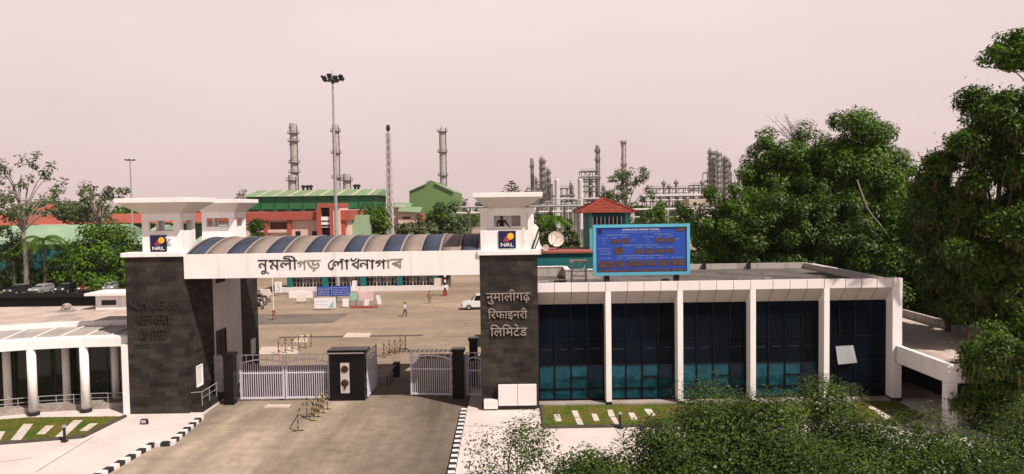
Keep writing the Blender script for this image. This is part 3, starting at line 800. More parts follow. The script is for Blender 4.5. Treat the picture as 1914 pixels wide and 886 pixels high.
def bollard(px, py, label):
    p = gnd(px, py, .12); t = thing('bollard_light', label, 'bollard', p, 'bollard lights along the lawns')
    MB().box(p.x-.14, p.y-.14, .12, p.x+.14, p.y+.14, .2).build('base', DARKM, t)
    MB().lathe((p.x, p.y, .2), [(.075, 0), (.075, .75)], 12).build('shaft', DARKM, t)
    MB().lathe((p.x, p.y, .95), [(.07, 0), (.11, .02), (.11, .12), (.03, .16)], 12).build('lamp_head', STEEL, t)
bollard(121, 826, 'short black bollard light at the pavilion lawn corner')
bollard(1159, 801, 'short bollard light at the glass building lawn edge')

# ------------------------------------------------------------------ glass fronted building
gb = thing('glass_building', 'long flat-roofed building with white fin columns and dark teal glass front', 'building', (13.5, 48, 0))
BX0, BX1, BYF, BYG, BYR = RX1+.01, 25.16, 47.1, 48.0, 61.0
MB().box(BX0, 47.12, 0, 27.2, BYG+.3, .26).build('plinth', CONC, gb)
MB().box(BX0, BYG+.12, .2, BX1-.1, BYR, 7.55).build('wall', mat('interior_dark', (0.02, 0.02, 0.022), .9), gb)
MB().box(BX0, BYF+.3, 7.552, BX1-.3, BYR, 7.66).build('roof_deck', ROOFC, gb)
fa = MB().box(BX0, BYF, 7.57, BX1, BYF+.28, 8.15).build('fascia', PANEL, gb)
xe = [at(x, 640, BYF).x for x in (1142.8, 1277, 1413, 1550.6, 1686)]
cw = .36
js = []
bays = []
prev = BX0
for i, x in enumerate(xe):
    w = cw if i < 4 else .62
    bays.append((prev, x-w)); prev = x
for (a, b) in bays:
    n = 4
    for k in range(1, n): js.append((a + (b-a)*k/n))
    js += [b+.02]
jm = MB()
for x in js:
    jm.box(x-.012, BYF-.004, 7.575, x+.012, BYF+.02, 8.146)
jm.build('panel_joint', DARKM, fa)
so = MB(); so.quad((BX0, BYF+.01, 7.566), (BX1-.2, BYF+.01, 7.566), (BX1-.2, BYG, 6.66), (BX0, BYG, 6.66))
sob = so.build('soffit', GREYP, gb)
jm = MB()
for x in js: jm.bar((x, BYF+.012, 7.562), (x, BYG-.01, 6.667), .022, .012)
jm.build('panel_joint', DARKM, sob)
for i, x in enumerate(xe):
    w = cw if i < 4 else .62
    c = MB().box(x-w, BYF+.002, .12, x, BYG+.05, 7.568).build('column', WHITE, gb, bevel=.015)
    MB().box(x-w-.02, BYF-.018, .1, x+.02, BYG, .36).build('column_foot', DARKM, c)
MB().box(BX1-.30, BYF+.282, .1, BX1, BYR, 8.0).build('end_wall', WHITE2, gb)
gs = [0, .27, .54, .81, 1.0]
for i, (a, b) in enumerate(bays):
    fr = MB(); W = b - a; xs = [a + W*k/4 for k in range(5)]
    zt = [.24, .82, 2.46, 4.3, 6.6]
    for x in xs[1:-1]: fr.box(x-.035, BYG-.07, .28, x+.035, BYG+.02, 6.66)
    fr.box(a, BYG-.07, .26, b, BYG+.02, .38); fr.box(a, BYG-.07, 1.0, b, BYG+.02, 1.08); fr.box(a, BYG-.07, 2.6, b, BYG+.02, 2.7); fr.box(a, BYG-.02, 4.27, b, BYG+.02, 4.32)
    fr.box(a, BYG-.07, .38, a+.12, BYG+.02, 6.6); fr.box(b-.12, BYG-.07, .38, b, BYG+.02, 6.6)
    fr.box(xs[2]+.035, BYG-.075, 1.76, xs[3]-.035, BYG+.015, 1.83)
    rl = MB(); g2 = random.Random(40+i)
    for k in range(4):
        if g2.random() < .7: rl.box(xs[k]+.14+g2.uniform(0, .2), BYG-.03, 3.62+.02*k, xs[k+1]-.14-g2.uniform(0, .2), BYG-.012, 3.66+.02*k)
    if i < 4: rl.build('balcony_rail', mat('dim_interior_rail', (.035, .037, .042), .6), gb)
    o = fr.build('window_frame', mat('dark_window_frame', (0.005, 0.006, 0.008), 0.5, spec=0.1), gb)
    for k in range(4):
        x0, x1 = xs[k] + (.12 if k == 0 else .035), xs[k+1] - (.12 if k == 3 else .035)
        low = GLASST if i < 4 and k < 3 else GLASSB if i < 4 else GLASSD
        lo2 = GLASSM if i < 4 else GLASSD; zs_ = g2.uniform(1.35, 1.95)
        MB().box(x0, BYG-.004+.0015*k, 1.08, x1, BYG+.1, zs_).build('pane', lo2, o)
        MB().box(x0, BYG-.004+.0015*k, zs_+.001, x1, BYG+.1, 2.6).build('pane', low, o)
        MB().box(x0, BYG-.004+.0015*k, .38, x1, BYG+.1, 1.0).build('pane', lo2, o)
        MB().box(x0, BYG-.004+.0015*k, 2.7, x1, BYG+.1, 4.27).build('pane', GLASSD, o)
        MB().box(x0, BYG-.004+.0015*k, 4.32, x1, BYG+.1, 6.66).build('pane', GLASSD, o)
p0 = at(1566, 681, BYG-.3)
lp = MB(); lp.add([(p0.x, BYG-.35, p0.z), (p0.x+1.25, BYG-.35, p0.z+.1), (p0.x+1.1, BYG-.08, p0.z+1.2), (p0.x-.05, BYG-.08, p0.z+1.15)], [(0,1,2,3)])
lp.add([(p0.x, BYG-.33, p0.z), (p0.x+1.25, BYG-.33, p0.z+.1), (p0.x+1.1, BYG-.06, p0.z+1.2), (p0.x-.05, BYG-.06, p0.z+1.15)], [(3,2,1,0)])
lp.build('open_sash', mat('pale_glazing', (0.30, 0.31, 0.32), 0.25), gb)
# parapets
PAR = streaked('stained_parapet', (0.42, 0.37, 0.34), (0.10, 0.085, 0.075), 0.8)
MB().box(13.0, 60.7, 7.66, 24.5, 61.0, 8.10).build('parapet', PAR, gb)
MB().box(24.2, 47.45, 7.66, 24.5, 60.69, 8.08).build('parapet', PAR, gb)
q = MB(); q.box(BX0+.15, 57.0, 7.66, 3.95, 57.25, 8.35); q.box(3.95, 54.2, 7.66, 4.2, 57.25, 8.35); q.box(4.2, 54.2, 7.66, 6.6, 54.45, 8.32)
q.build('parapet', PAR, gb)
q = MB(); q.box(BX0+.1, 56.95, 8.352, 4.0, 57.3, 8.42); q.box(3.9, 54.15, 8.352, 4.25, 56.94, 8.42); q.box(4.26, 54.15, 8.322, 6.6, 54.5, 8.39)
q.build('coping', WHITE, gb)
for x, y in ((15.9, 60.55), (19.6, 60.55)):
    MB().box(x-.12, y-.1, 7.66, x+.12, y+.14, 8.2).build('parapet_stub', DARKM, gb)

# side porch
an = thing('side_porch', 'low white side wing with a long edge beam beside the glass building', 'porch', (26, 46, 0))
MB().box(24.78, 41.45, 2.68, 25.1, 47.08, 3.78).build('edge_beam', WHITE, an)
MB().box(25.103, 41.45, 2.68, 32.4, 41.75, 3.76).build('edge_beam', WHITE, an)
MB().box(24.74, 41.41, .1, 25.3, 41.95, 2.677).build('column', WHITE, an)
MB().box(25.18, 41.78, 3.42, 32.4, 60.6, 3.58).build('roof_slab', ROOFP, an)
MB().box(32.1, 41.8, 3.583, 32.4, 60.2, 4.15).build('parapet', PAR, an)
MB().box(25.2, 60.25, 3.583, 32.4, 60.55, 4.15).build('parapet', PAR, an)
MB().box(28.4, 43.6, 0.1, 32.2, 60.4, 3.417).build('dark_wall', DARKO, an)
MB().tube([(29.4, 47, 3.58), (29.4, 47, 4.6)], .06).build('vent_pipe', RUST, an)
ac = thing('air_conditioner', 'small white air conditioner unit at the end wall above porch roof', 'air conditioner', (25.9, 49.2, 3.45))
MB().box(25.2, 48.0, 3.75, 25.66, 49.0, 4.5).build('casing', SIGNW, ac, bevel=.02)
for k in range(5): MB().box(25.26, 47.985, 3.82+k*.13, 25.61, 47.998, 3.89+k*.13).build('grille', DARKM, ac)
MB().box(25.22, 48.1, 3.583, 25.56, 48.2, 3.748).build('bracket', DARKM, ac)
cb = MB(); cb.tube(crv([(24.75, 47.07, 3.7), (24.65, 47.02, 2.9), (25.0, 47.02, 2.6), (25.2, 47.02, 3.1), (25.22, 47.3, 4.0)]), .03)
tag(cb.build('drain_hose', STEEL, smooth=True), 'thin grey hose looping on the last white column', 'hose')

# ------------------------------------------------------------------ display board on the roof
def px_box(px0, py0, px1, py1, Y):
    a, b = at(px0, py1, Y), at(px1, py0, Y); return a.x, a.z, b.x, b.z
DBY = 48.9
x0, z0_, x1, z1_ = px_box(1109, 418, 1289, 514, DBY)
z0_ = at(1200, 514, DBY).z; z1_ = at(1200, 419, DBY).z
db = thing('display_board', 'blue outdoor price and weather display board with sky blue frame on roof', 'display board', ((x0+x1)/2, DBY, 7.66))
W, H_ = x1-x0, z1_-z0_
MB().box(x0+.02, DBY+.03, z0_+.02, x1-.02, DBY+.4, z1_-.02).build('casing', BLUEF, db)
f = MB(); t = .2
f.box(x0, DBY-.08, z0_, x1, DBY+.028, z0_+t); f.box(x0, DBY-.08, z1_-t, x1, DBY+.028, z1_)
f.box(x0, DBY-.08, z0_+t, x0+t, DBY+.028, z1_-t); f.box(x1-t, DBY-.08, z0_+t, x1, DBY+.028, z1_-t)
f.build('frame', BLUEF, db)
fc = MB().box(x0+t, DBY-.01, z0_+t, x1-t, DBY+.026, z1_-t).build('face', BLUEB, db)
def u2w(u, v): return x0 + W*(u-150)/(1615-150), z1_ - H_*(v-65)/(845-65)
def led(u0, v0, u1, v1, m=LEDR):
    a, b = u2w(u0, v1), u2w(u1, v0)
    o = MB().box(a[0], DBY-.03, a[1], b[0], DBY-.011, b[1]).build('led_window', LEDD, fc)
    g = MB(); n = max(2, int((b[0]-a[0])/.085)); rows = 2 if v1-v0 > 70 else 1
    hz = (b[1]-a[1])/rows
    for r in range(rows):
        for k in range(n):
            xx = a[0] + (b[0]-a[0])*(k+.5)/n; zz = a[1]+hz*r
            g.box(xx-.022, DBY-.034, zz+hz*.22, xx+.022, DBY-.0305, zz+hz*.78)
    g.build('led_digits', m, o)
for r in [(1412,112,1545,180),(425,290,545,355),(570,285,695,360),(1108,275,1222,350),(1250,280,1385,350),(470,415,612,520),
          (785,445,910,515),(940,445,1075,520),(1098,450,1218,515),(1242,445,1378,510),(225,625,470,728),(497,622,615,720),
          (650,622,912,712),(940,622,1085,708),(1125,620,1305,705),(1330,612,1540,705)]: led(*r)
led(225, 755, 1540, 795)
def tline(s, u, v, wu, hv, m=PALEBLUE):
    a = u2w(u, v); lettering('lettering', s, m, fc, a[0], DBY-.012, a[1], wu*W/1465, .012, height=hv*H_/780)
tline('NUMALIGARH REFINERY LIMITED', 875, 156, 560, 24, SIGNW)
def smallprint(u, v, wu, hv):
    """a line of lettering too small to read in the photograph: letter-sized ticks in word groups"""
    mb = MB(); g = random.Random(int(u*7+v)); x = u - wu/2
    while x < u + wu/2 - 6:
        for _ in range(g.randint(3, 8)):
            w = g.uniform(7, 11)
            if x + w > u + wu/2: break
            (ax, az), (bx_, bz) = u2w(x, v), u2w(x+w*.7, v-hv*g.uniform(.8, 1))
            mb.box(ax, DBY-.02, az, bx_, DBY-.0105, bz); x += w
        x += 9
    mb.build('lettering', PALEBLUE, fc)
for r in [(880,192,610,18),(520,235,360,20),(1210,228,270,20),(305,276,150,18),(480,276,80,18),(635,270,100,18),(1000,268,160,18),(1160,264,80,18),(1310,262,100,18),
          (310,312,40,18),(315,356,36,18),(990,305,36,18),(990,348,36,18),(760,312,70,18),(1440,305,70,18),(870,396,520,22),(325,440,200,18),(335,478,130,18),(335,518,180,18),
          (850,428,110,18),(1010,428,110,18),(1160,428,110,18),(1308,428,110,18),(870,556,690,20),(340,592,190,18),(555,590,90,18),(780,590,240,18),(1015,590,130,18),(1210,590,150,18),(1435,590,190,18)]: smallprint(*r)
a = u2w(250, 172)
MB().box(a[0]-.13, DBY-.03, a[1]-.13, a[0]+.13, DBY-.0115, a[1]+.13).build('emblem', NAVY, fc)
for px in (1134, 1264):
    c = at(px, 520, DBY+.2)
    MB().box(c.x-.17, DBY+.05, 7.663, c.x+.17, DBY+.38, z0_+.015).build('leg', DARKM, db)

# ladder frame tower on the roof
p = at(1083, 524, 50.0)
lt = thing('rooftop_scaffold', 'small rusty white tubular scaffold stand on the roof beside display board', 'scaffold', (p.x, 50, 7.66))
wsc = .52
for sx in (-1, 1):
    for sy in (0, 1):
        MB().tube([(p.x+sx*wsc, 50+sy*.9, 7.66), (p.x+sx*wsc*.85, 50+sy*.9, 9.25)], .035).build('leg', STEEL, lt)
m_ = MB()
for z in (7.95, 8.25, 8.75):
    m_.bar((p.x-wsc, 50, z), (p.x+wsc, 50, z), .05); m_.bar((p.x-wsc, 50.9, z), (p.x+wsc, 50.9, z), .05)
    for s in (-1, 1): m_.bar((p.x+s*wsc, 50.0, z), (p.x+s*wsc, 50.9, z), .05)
m_.bar((p.x-wsc, 49.97, 8.25), (p.x+wsc*.3, 49.97, 8.75), .04); m_.bar((p.x-wsc*.3, 49.97, 8.95), (p.x+.1, 49.97, 9.25), .04)
m_.build('brace', mat('peeling_white', (0.55, 0.48, 0.42), .8, var=.3, scale=4), lt)
MB().box(p.x-wsc*1.15, 49.85, 9.252, p.x+wsc*1.15, 51.05, 9.34).build('top_board', mat('faded_red_board', (0.42, 0.24, 0.2), .8, var=.3, scale=2), lt)
MB().box(p.x-wsc*.9, 49.92, 7.78, p.x+wsc*.9, 50.95, 7.83).build('lower_board', MATS['peeling_white'], lt)
for k, (px, py, w_, lab) in enumerate([(1250, 521, .5, 'flat dark scrap bundle on roof behind the display board leg'), (1015, 520, .35, 'pale rubble lump on the roof beside the Hindi lettered gatehouse'),
                              (1047, 523, .4, 'second small rubble lump before the roof scaffold stand'), (1426, 510, .45, 'grey scrap heap lying alone on the long roof')]):
    c = at(px, py, 52); mb = MB()
    for j in range(6):
        a = rnd.uniform(-w_, w_); b = rnd.uniform(-.3, .3); s = rnd.uniform(.06, .16)
        mb.bar((c.x+a-s, 52+b, 7.70+s*.4), (c.x+a+s*1.6, 52+b+s*.7, 7.70+s*.6), s, s*.8)
    tag(mb.build('debris', [CONC, DARKM][k % 2 == 0]), lab, 'debris')

# ------------------------------------------------------------------ guard tower with tiled roof, teal annex, dishes
gt = thing('guard_tower', 'teal guard tower with a red tiled pyramid roof behind display board', 'guard tower', (8.8, 70, 0))
TX0, TX1, TY0, TY1 = 7.15, 10.7, 66.6, 73.6
MB().box(TX0, TY0, 0, TX1, TY1, 12.35).build('wall', TEAL, gt)
zb, za = at(1130, 397, 66).z, at(1133, 371, 70).z
ex0, ex1 = at(1082, 397, 67.5).x, at(1184, 394, 67.5).x
mb = MB(); nst = 9
for k in range(nst):   # courses of tile
    t0, t1 = k/nst, (k+1)/nst
    def ringp(t, dz=0):
        cx, cy = (ex0+ex1)/2, 70; hx, hy = (ex1-ex0)/2*(1-t), 4.2*(1-t)
        return [(cx-hx, cy-hy, zb+(za-zb)*t+dz), (cx+hx, cy-hy, zb+(za-zb)*t+dz), (cx+hx, cy+hy, zb+(za-zb)*t+dz), (cx-hx, cy+hy, zb+(za-zb)*t+dz)]
    a, b = ringp(t0, .05), ringp(t1, 0); c = ringp(t0, -.03)
    mb.add(a+b, [(0,1,5,4),(1,2,6,5),(2,3,7,6),(3,0,4,7)]); mb.add(c+a, [(0,1,5,4),(1,2,6,5),(2,3,7,6),(3,0,4,7)])
mb.add(ringp(0, -.03), [(3,2,1,0)])
rf = mb.build('roof', TILE, gt)
hp = MB(); cx = (ex0+ex1)/2
for sx in (-1, 1):
    for sy in (-1, 1): hp.tube([(cx+sx*(ex1-ex0)/2, 70+sy*4.2, zb+.05), (cx, 70, za+.05)], .11, 6)
hp.build('hip_tile', TILE, rf)
wx0, wx1 = at(1108, 400, 66.6).x, at(1161, 400, 66.6).x
MB().box(wx0, TY0-.02, 9.6, wx1, TY0+.1, 12.05).build('window', DARKO, gt)
wb = MB()
for k in range(8): wb.box(wx0+(wx1-wx0)*k/7-.03, TY0-.08, 9.6, wx0+(wx1-wx0)*k/7+.03, TY0-.024, 12.05)
wb.build('window_bars', SIGNW, gt)
MB().box(TX0-.1, TY0-.09, 0, TX0+.16, TY0-.003, 12.34).build('corner_post', mat('light_teal', (.12, .38, .37), .6), gt)
MB().box(TX1-.4, TY0-.09, 0, TX1-.1, TY0-.003, 12.34).build('corner_post', MATS['light_teal'], gt)
tb = thing('teal_annex', 'low teal annex with a rusty coping strip behind the roof scaffold', 'building', (4.5, 64, 0))
zt = at(1050, 470, 64).z
MB().box(1.7, 64, 0, 7.1, 70, zt-.16).build('wall', TEAL, tb)
MB().box(1.6, 63.8, zt-.158, 7.14, 70.2, zt).build('coping', RUST, tb)
MB().box(1.9, 63.93, 6.2, 3.6, 63.997, 8.2).build('door_panel', mat('dark_teal_panel', (.01, .12, .12), .6), tb)
def dish(px, py, Y, r, label, tilt):
    c = at(px, py, Y); t = thing('satellite_dish', label, 'satellite dish', (c.x, c.y, zt), 'satellite dishes')
    M = Matrix.Rotation(R(tilt[0]), 3, 'X') @ Matrix.Rotation(R(tilt[1]), 3, 'Z')
    M = Matrix.Rotation(R(tilt[1]), 3, 'Z') @ Matrix.Rotation(R(tilt[0]), 3, 'X')
    prof = [(r*k/8, -.28*r + .28*r*(k/8)**2) for k in range(1, 9)]
    MB().lathe(c, [(.001, -.28*r)] + prof + [(r*1.0, .03*r-.02)] + [(a, b-.05) for a, b in prof[::-1]], 28, M=M @ Matrix.Rotation(0, 3, 'X')).build('reflector', mat('cream_dish', (0.62, 0.53, 0.44), .6, var=.08), t, smooth=True)
    f = c + M @ Vector((0, 0, r*.75))
    s = MB()
    for k in range(3):
        a = 2*math.pi*k/3; s.tube([c + M @ Vector((r*.95*math.cos(a), r*.95*math.sin(a), 0)), f], .02*max(1, r), 6)
    s.build('feed_strut', STEEL, t)
    MB().lathe(f, [(.07*r, -.08), (.07*r, .08)], 10, M=M).build('feed_horn', STEEL, t)
    MB().tube([c + M @ Vector((0, 0, -.28*r)), (c.x, c.y+.35*r, c.z-.3*r), (c.x, c.y+.35*r, zt)], .05, 8).build('mast', STEEL, t)
dish(1040, 446, 66.5, .74, 'large cream satellite dish above the teal annex', (72, 8))
dish(1020, 463, 64.6, .30, 'small cream satellite dish below the large dish', (70, -15))

# ------------------------------------------------------------------ round columned pavilion
pv = thing('pavilion', 'low pavilion with white round columns and green glass beside English gatehouse', 'building', (-30, 50, 0))
arc = [(-37.5, 43.6), (-34.2, 45.5), (-31.04, 46.75), (-28.0, 47.35), (-24.78, 47.55)]
def off(poly, d): return [(x - d*.12*(-x-24)/6, y + d) for x, y in poly]
def band(poly, z0, z1, w):
    mb = MB()
    for a, b in zip(poly[:-1], poly[1:]): mb.bar((*a, (z0+z1)/2), (*b, (z0+z1)/2), w, z1-z0)
    return mb
band(arc, 4.42, 5.02, .34).build('fascia', WHITE, pv)
band(off(arc, .15), 5.0, 5.1, .5).build('gutter', WHITE, pv)
for k, (x, y) in enumerate(arc[:4]):
    c = MB().lathe((x, y+.05, .12), [(.265, 0), (.265, 4.31)], 24).build('column', WHITE, pv, smooth=False)
    for p in c.data.polygons: p.use_smooth = abs(p.normal.z) < .5
    MB().lathe((x, y+.05, .12), [(.36, 0), (.36, .2), (.31, .22)], 20).build('column_foot', DARKM, c)
    c = MB().lathe((x+.55, y+2.75, .12), [(.24, 0), (.24, 4.9)], 20).build('column', WHITE, pv)
    for p in c.data.polygons: p.use_smooth = abs(p.normal.z) < .5
MB().box(-25.2, 46.72, .1, LX0-.005, 47.3, 4.62).build('end_pier', WHITE, pv)
back = off(arc, 3.2)
sl = MB(); up = off(arc, .4); bk = off(arc, 3.4)
for (a, b), (c, d) in zip(zip(up[:-1], up[1:]), zip(bk[:-1], bk[1:])):
    sl.quad((*a, 5.06), (*b, 5.06), (*d, 5.30), (*c, 5.30))
sl.build('canopy_glazing', mat('dusty_canopy_glazing', (0.36, 0.32, 0.30), .5, var=.2, scale=.8), pv)
rb = MB()
for (a, b), (c, d) in zip(zip(up[:-1], up[1:]), zip(bk[:-1], bk[1:])):
    for k in range(2):
        t = k/2; rb.bar((a[0]+(b[0]-a[0])*t, a[1]+(b[1]-a[1])*t, 5.10), (c[0]+(d[0]-c[0])*t+.35, c[1]+(d[1]-c[1])*t, 5.35), .07, .06)
rb.build('canopy_rib', WHITE, pv)
band(bk, 5.25, 5.62, .3).build('parapet', WHITE, pv)
MB().prism([bk[0], bk[1], bk[2], bk[3], bk[4], (LX0-.01, 60.4), (-45, 60.4), (-45, bk[0][1])], 5.1, 5.4).build('roof_deck', ROOFP, pv)
gw = MB()
for a, b in zip(back[:-1], back[1:]): gw.bar((*a, 2.6), (*b, 2.6), .08, 4.9)
gw.build('glass_wall', GLASSG, pv)
mu = MB()
for a, b in zip(off(arc, 3.14)[:-1], off(arc, 3.14)[1:]):
    for k in range(3):
        t = k/3; x, y = a[0]+(b[0]-a[0])*t, a[1]+(b[1]-a[1])*t; mu.bar((x, y, .3), (x, y, 5), .06)
mu.build('mullion', mat('dark_green_frame', (.03, .045, .035), .5), pv)
dx0, dx1 = at(209, 700, 50.4).x, at(229, 700, 50.4).x
dr = MB(); dr.box(dx0, 50.3, .3, dx0+.1, 50.4, 4.4); dr.box(dx1-.1, 50.3, .3, dx1, 50.4, 4.4)
for z in (.3, 1.6, 3.2, 4.3): dr.box(dx0+.1, 50.3, z, dx1-.1, 50.4, z+.1)
dr.build('door_frame', mat('sage_frame', (.33, .40, .36), .5), pv)
rl = band(off(arc, 1.1), .12, .5, .9); rl.build('ramp', CONC, pv)
rr = MB(); ra = off(arc, .75)
for a, b in zip(ra[:-1], ra[1:]):
    rr.tube([(*a, 1.15), (*b, 1.15)], .03, 6); rr.tube([(*a, .85), (*b, .85)], .02, 6)
    for k in range(3):
        t = k/3; x, y = a[0]+(b[0]-a[0])*t, a[1]+(b[1]-a[1])*t; rr.tube([(x, y, .45), (x, y, 1.15)], .025, 6)
rr.build('railing', STEEL, pv)
nt_ = MB(); c = at(25, 726, 48.6); nt_.box(c.x-.25, c.y+.9, 2.0, c.x+.15, c.y+.93, 2.35); nt_.box(c.x-.22, c.y+.9, 1.5, c.x+.18, c.y+.93, 1.85); 
nt_.build('notice_sheet', SIGNW, pv)
hu = thing('roof_hut', 'small white flat-roofed hut on the pavilion roof', 'hut', (-31, 58.5, 5.4))
x0, z0_, x1, z1_ = px_box(178, 573, 236, 549, 58)
hw_ = MB().box(x0, 58, 5.4, LX0-.05, 60.2, 6.55).build('wall', WHITE, hu)
MB().box(x0-.6, 57.5, 6.552, LX0-.02, 60.35, 6.75).build('roof', WHITE, hu)
a = at(190, 565, 58).x; b = at(217, 565, 58).x
MB().box(a, 57.97, 5.75, b, 58.05, 6.15).build('window', DARKO, hu)
ex = thing('exhaust_unit', 'small grey exhaust unit on the pavilion roof left of hut', 'exhaust unit', at(125, 573, 57))
p = at(125, 571, 57)
MB().box(p.x-.6, 56.7, 5.4, p.x+.6, 57.3, 5.55).build('base', STEEL, ex)
e_ = MB(); e_.bar((p.x-.5, 57, 5.55), (p.x-.25, 57, 6.0), .06); e_.bar((p.x+.5, 57, 5.55), (p.x+.25, 57, 6.0), .06); e_.build('leg', STEEL, ex)
MB().lathe((p.x, 57, 5.62), [(.2, 0), (.3, .1), (.3, .35), (.1, .45)], 12).build('drum', CONC, ex)
sh = thing('carport', 'long black flat-roofed carport behind the pavilion roof', 'carport', (-40, 66, 0))
zc = at(100, 547, 66).z
MB().box(-66, 62.5, zc-.3, LX0-.3, 66, zc).build('roof', mat('dull_black_sheet', (.008,.008,.008), .9, spec=.05), sh)  # near-black sheet with hardly any gloss
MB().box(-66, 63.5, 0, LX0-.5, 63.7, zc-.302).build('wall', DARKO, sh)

# ------------------------------------------------------------------ vehicles
def car(name, label, loc, rz, paint, group, tall=1.9, L=4.5, lamps=True):
    t = thing(name, label, name.replace('_', ' '), (0, 0, 0), group)
    h = tall; hl = L/2
    body = [(-hl, .45), (-hl+.05, .95), (-hl+.25, 1.05), (-hl+1.25, 1.12), (hl-.05, 1.12), (hl, .5), (hl-.2, .35), (-hl+.2, .35)]
    b = MB().extrude(body, -.86, .86).build('body', paint, t, bevel=.05)
    cabn = MB(); P0 = [(-hl+1.2, 1.118), (-hl+1.75, h-.08), (-hl+1.95, h), (hl-.25, h), (hl-.08, h-.1), (hl-.04, 1.118)]
    vs = [(x, -.84 + .10*(z-1.1)/(h-1.1), z) for x, z in P0] + [(x, .84 - .10*(z-1.1)/(h-1.1), z) for x, z in P0]
    n = len(P0); cabn.add(vs, [tuple(range(n)), tuple(range(n, 2*n))[::-1]] + [((i+1) % n, i, n+i, n+(i+1) % n) for i in range(n)])
    cabn.build('cabin', paint, t, bevel=.03)
    zs, ze = 1.2, h-.16
    for s in (-1, 1):
        xw = [(-hl+1.5, -hl+2.35), (-hl+2.45, hl-1.35), (hl-1.25, hl-.3)]
        for i, (a, c) in enumerate(xw):
            y = lambda z: s*(.845 - .10*(z-1.1)/(h-1.1))
            o = .25 if i == 0 else 0
            w = MB().add([(a, y(zs), zs), (c, y(zs), zs), (c, y(ze), ze), (a+o, y(ze), ze), (a, y(zs)+s*.012, zs), (c, y(zs)+s*.012, zs), (c, y(ze)+s*.012, ze), (a+o, y(ze)+s*.012, ze)],
                  [(0,1,2,3),(4,5,6,7),(0,1,5,4),(1,2,6,5),(2,3,7,6),(3,0,4,7)])
            w.build('side_window', CARGLASS, t)
    ws = MB(); ws.add([(-hl+1.245, -.72, 1.2), (-hl+1.245, .72, 1.2), (-hl+1.70, .66, h-.14), (-hl+1.70, -.66, h-.14), (-hl+1.21, -.72, 1.2), (-hl+1.21, .72, 1.2), (-hl+1.665, .66, h-.14), (-hl+1.665, -.66, h-.14)], [(0,1,2,3),(4,5,6,7),(0,1,5,4),(1,2,6,5),(2,3,7,6),(3,0,4,7)])
    ws.build('windscreen', CARGLASS, t)
    MB().box(hl-.075, -.62, 1.25, hl-.03, .62, h-.2).build('rear_window', CARGLASS, t)
    MB().box(-hl-.06, -.82, .42, -hl+.1, .82, .66).build('bumper', DARKM, t)
    MB().box(hl-.08, -.82, .42, hl+.07, .82, .66).build('bumper', DARKM, t)
    for s in (-1, 1):
        MB().box(-hl+.0, s*.55-.16, .74, -hl+.06, s*.55+.16, .94).build('headlight', SIGNW, t)
        for x in (-hl+.85, hl-.85):
            w = MB().lathe((x, s*.80, .36), [(.22, -.11), (.35, -.1), (.36, 0), (.35, .1), (.22, .11)], 18, axis='y').build('wheel', RUBBER, t)
            MB().lathe((x, s*.80, .36), [(.2, -.118), (.2, .118)], 14, axis='y').build('rim', STEEL, w)
    rk = MB()
    for s in (-.6, .6): rk.bar((-hl+2.0, s, h+.08), (hl-.4, s, h+.08), .04)
    for x in (-hl+2.2, -hl+3.2, hl-.6): rk.bar((x, -.6, h+.05), (x, .6, h+.05), .04)
    rk.build('roof_rack', STEEL, t)
    t.location = loc; t.rotation_euler = (0, 0, rz)
    return t
p = gnd(863, 580)
car('parked_car', 'white off-road car half hidden behind the Hindi lettered gatehouse', (p.x+2.25, p.y+.9, 0), R(4), CARW, 'cars', 2.0)
p = gnd(889, 421)
c2 = car('parked_car', 'tiny white car far away on the plant road', (p.x, 250, 0), R(88), CARW, 'cars', 1.6)
c2.location = (-14.5, 282, 0)
for i, (px, paint, lb) in enumerate([(62, CARD, 'dark car parked leftmost behind the black carport'), (98, CARS, 'silver car second in the row behind the black carport'), (135, CARD, 'dark car third in the row behind the black carport'),
                                     (168, CARR, 'maroon car fourth in the row behind the black carport'), (205, CARS, 'silver car parked last before the English lettered gatehouse')]):
    p = gnd(px, 545); car('parked_car', lb, (p.x, 118+i*.6, 0), R(80+i*7), paint, 'cars', 1.5, 4.0)

def motorcycle(label, loc, rz, col):
    t = thing('motorcycle', label, 'motorcycle', (0, 0, 0), 'motorcycles parked in the plaza')
    for x in (-.65, .65):
        w = MB()
        for k in range(16):
            a0, a1 = 2*math.pi*k/16, 2*math.pi*(k+1)/16
            w.tube([(x+.27*math.cos(a0), 0, .31+.27*math.sin(a0)), (x+.27*math.cos(a1), 0, .31+.27*math.sin(a1))], .05, 6, cap=False)
        w = w.build('wheel', RUBBER, t)
        MB().lathe((x, 0, .31), [(.2, -.01), (.2, .01)], 12, axis='y').build('rim', STEEL, w)
    MB().extrude([(-.35, .35), (-.1, .3), (.3, .32), (.45, .62), (.2, .7), (-.3, .6)], -.14, .14).build('engine', DARKM, t, bevel=.03)
    MB().extrude([(-.42, .72), (.0, .68), (.02, .86), (-.2, .95), (-.42, .88)], -.13, .13).build('fuel_tank', col, t, bevel=.05)
    MB().extrude([(.0, .72), (.75, .78), (.8, .86), (.4, .84), (.02, .83)], -.13, .13).build('saddle', RUBBER, t, bevel=.03)
    f = MB(); f.tube([(-.65, .07, .31), (-.42, .07, .98)], .03); f.tube([(-.65, -.07, .31), (-.42, -.07, .98)], .03); f.build('fork', STEEL, t)
    h = MB(); h.tube([(-.25, -.36, 1.06), (-.4, -.2, 1.04), (-.42, .2, 1.04), (-.25, .36, 1.06)], .025); h.build('handlebar', STEEL, t)
    MB().lathe((-.52, 0, .92), [(.04, .06), (.1, 0), (.1, -.05)], 12, axis='x').build('headlight', SIGNW, t)
    t.location = loc; t.rotation_euler = (0, 0, rz)
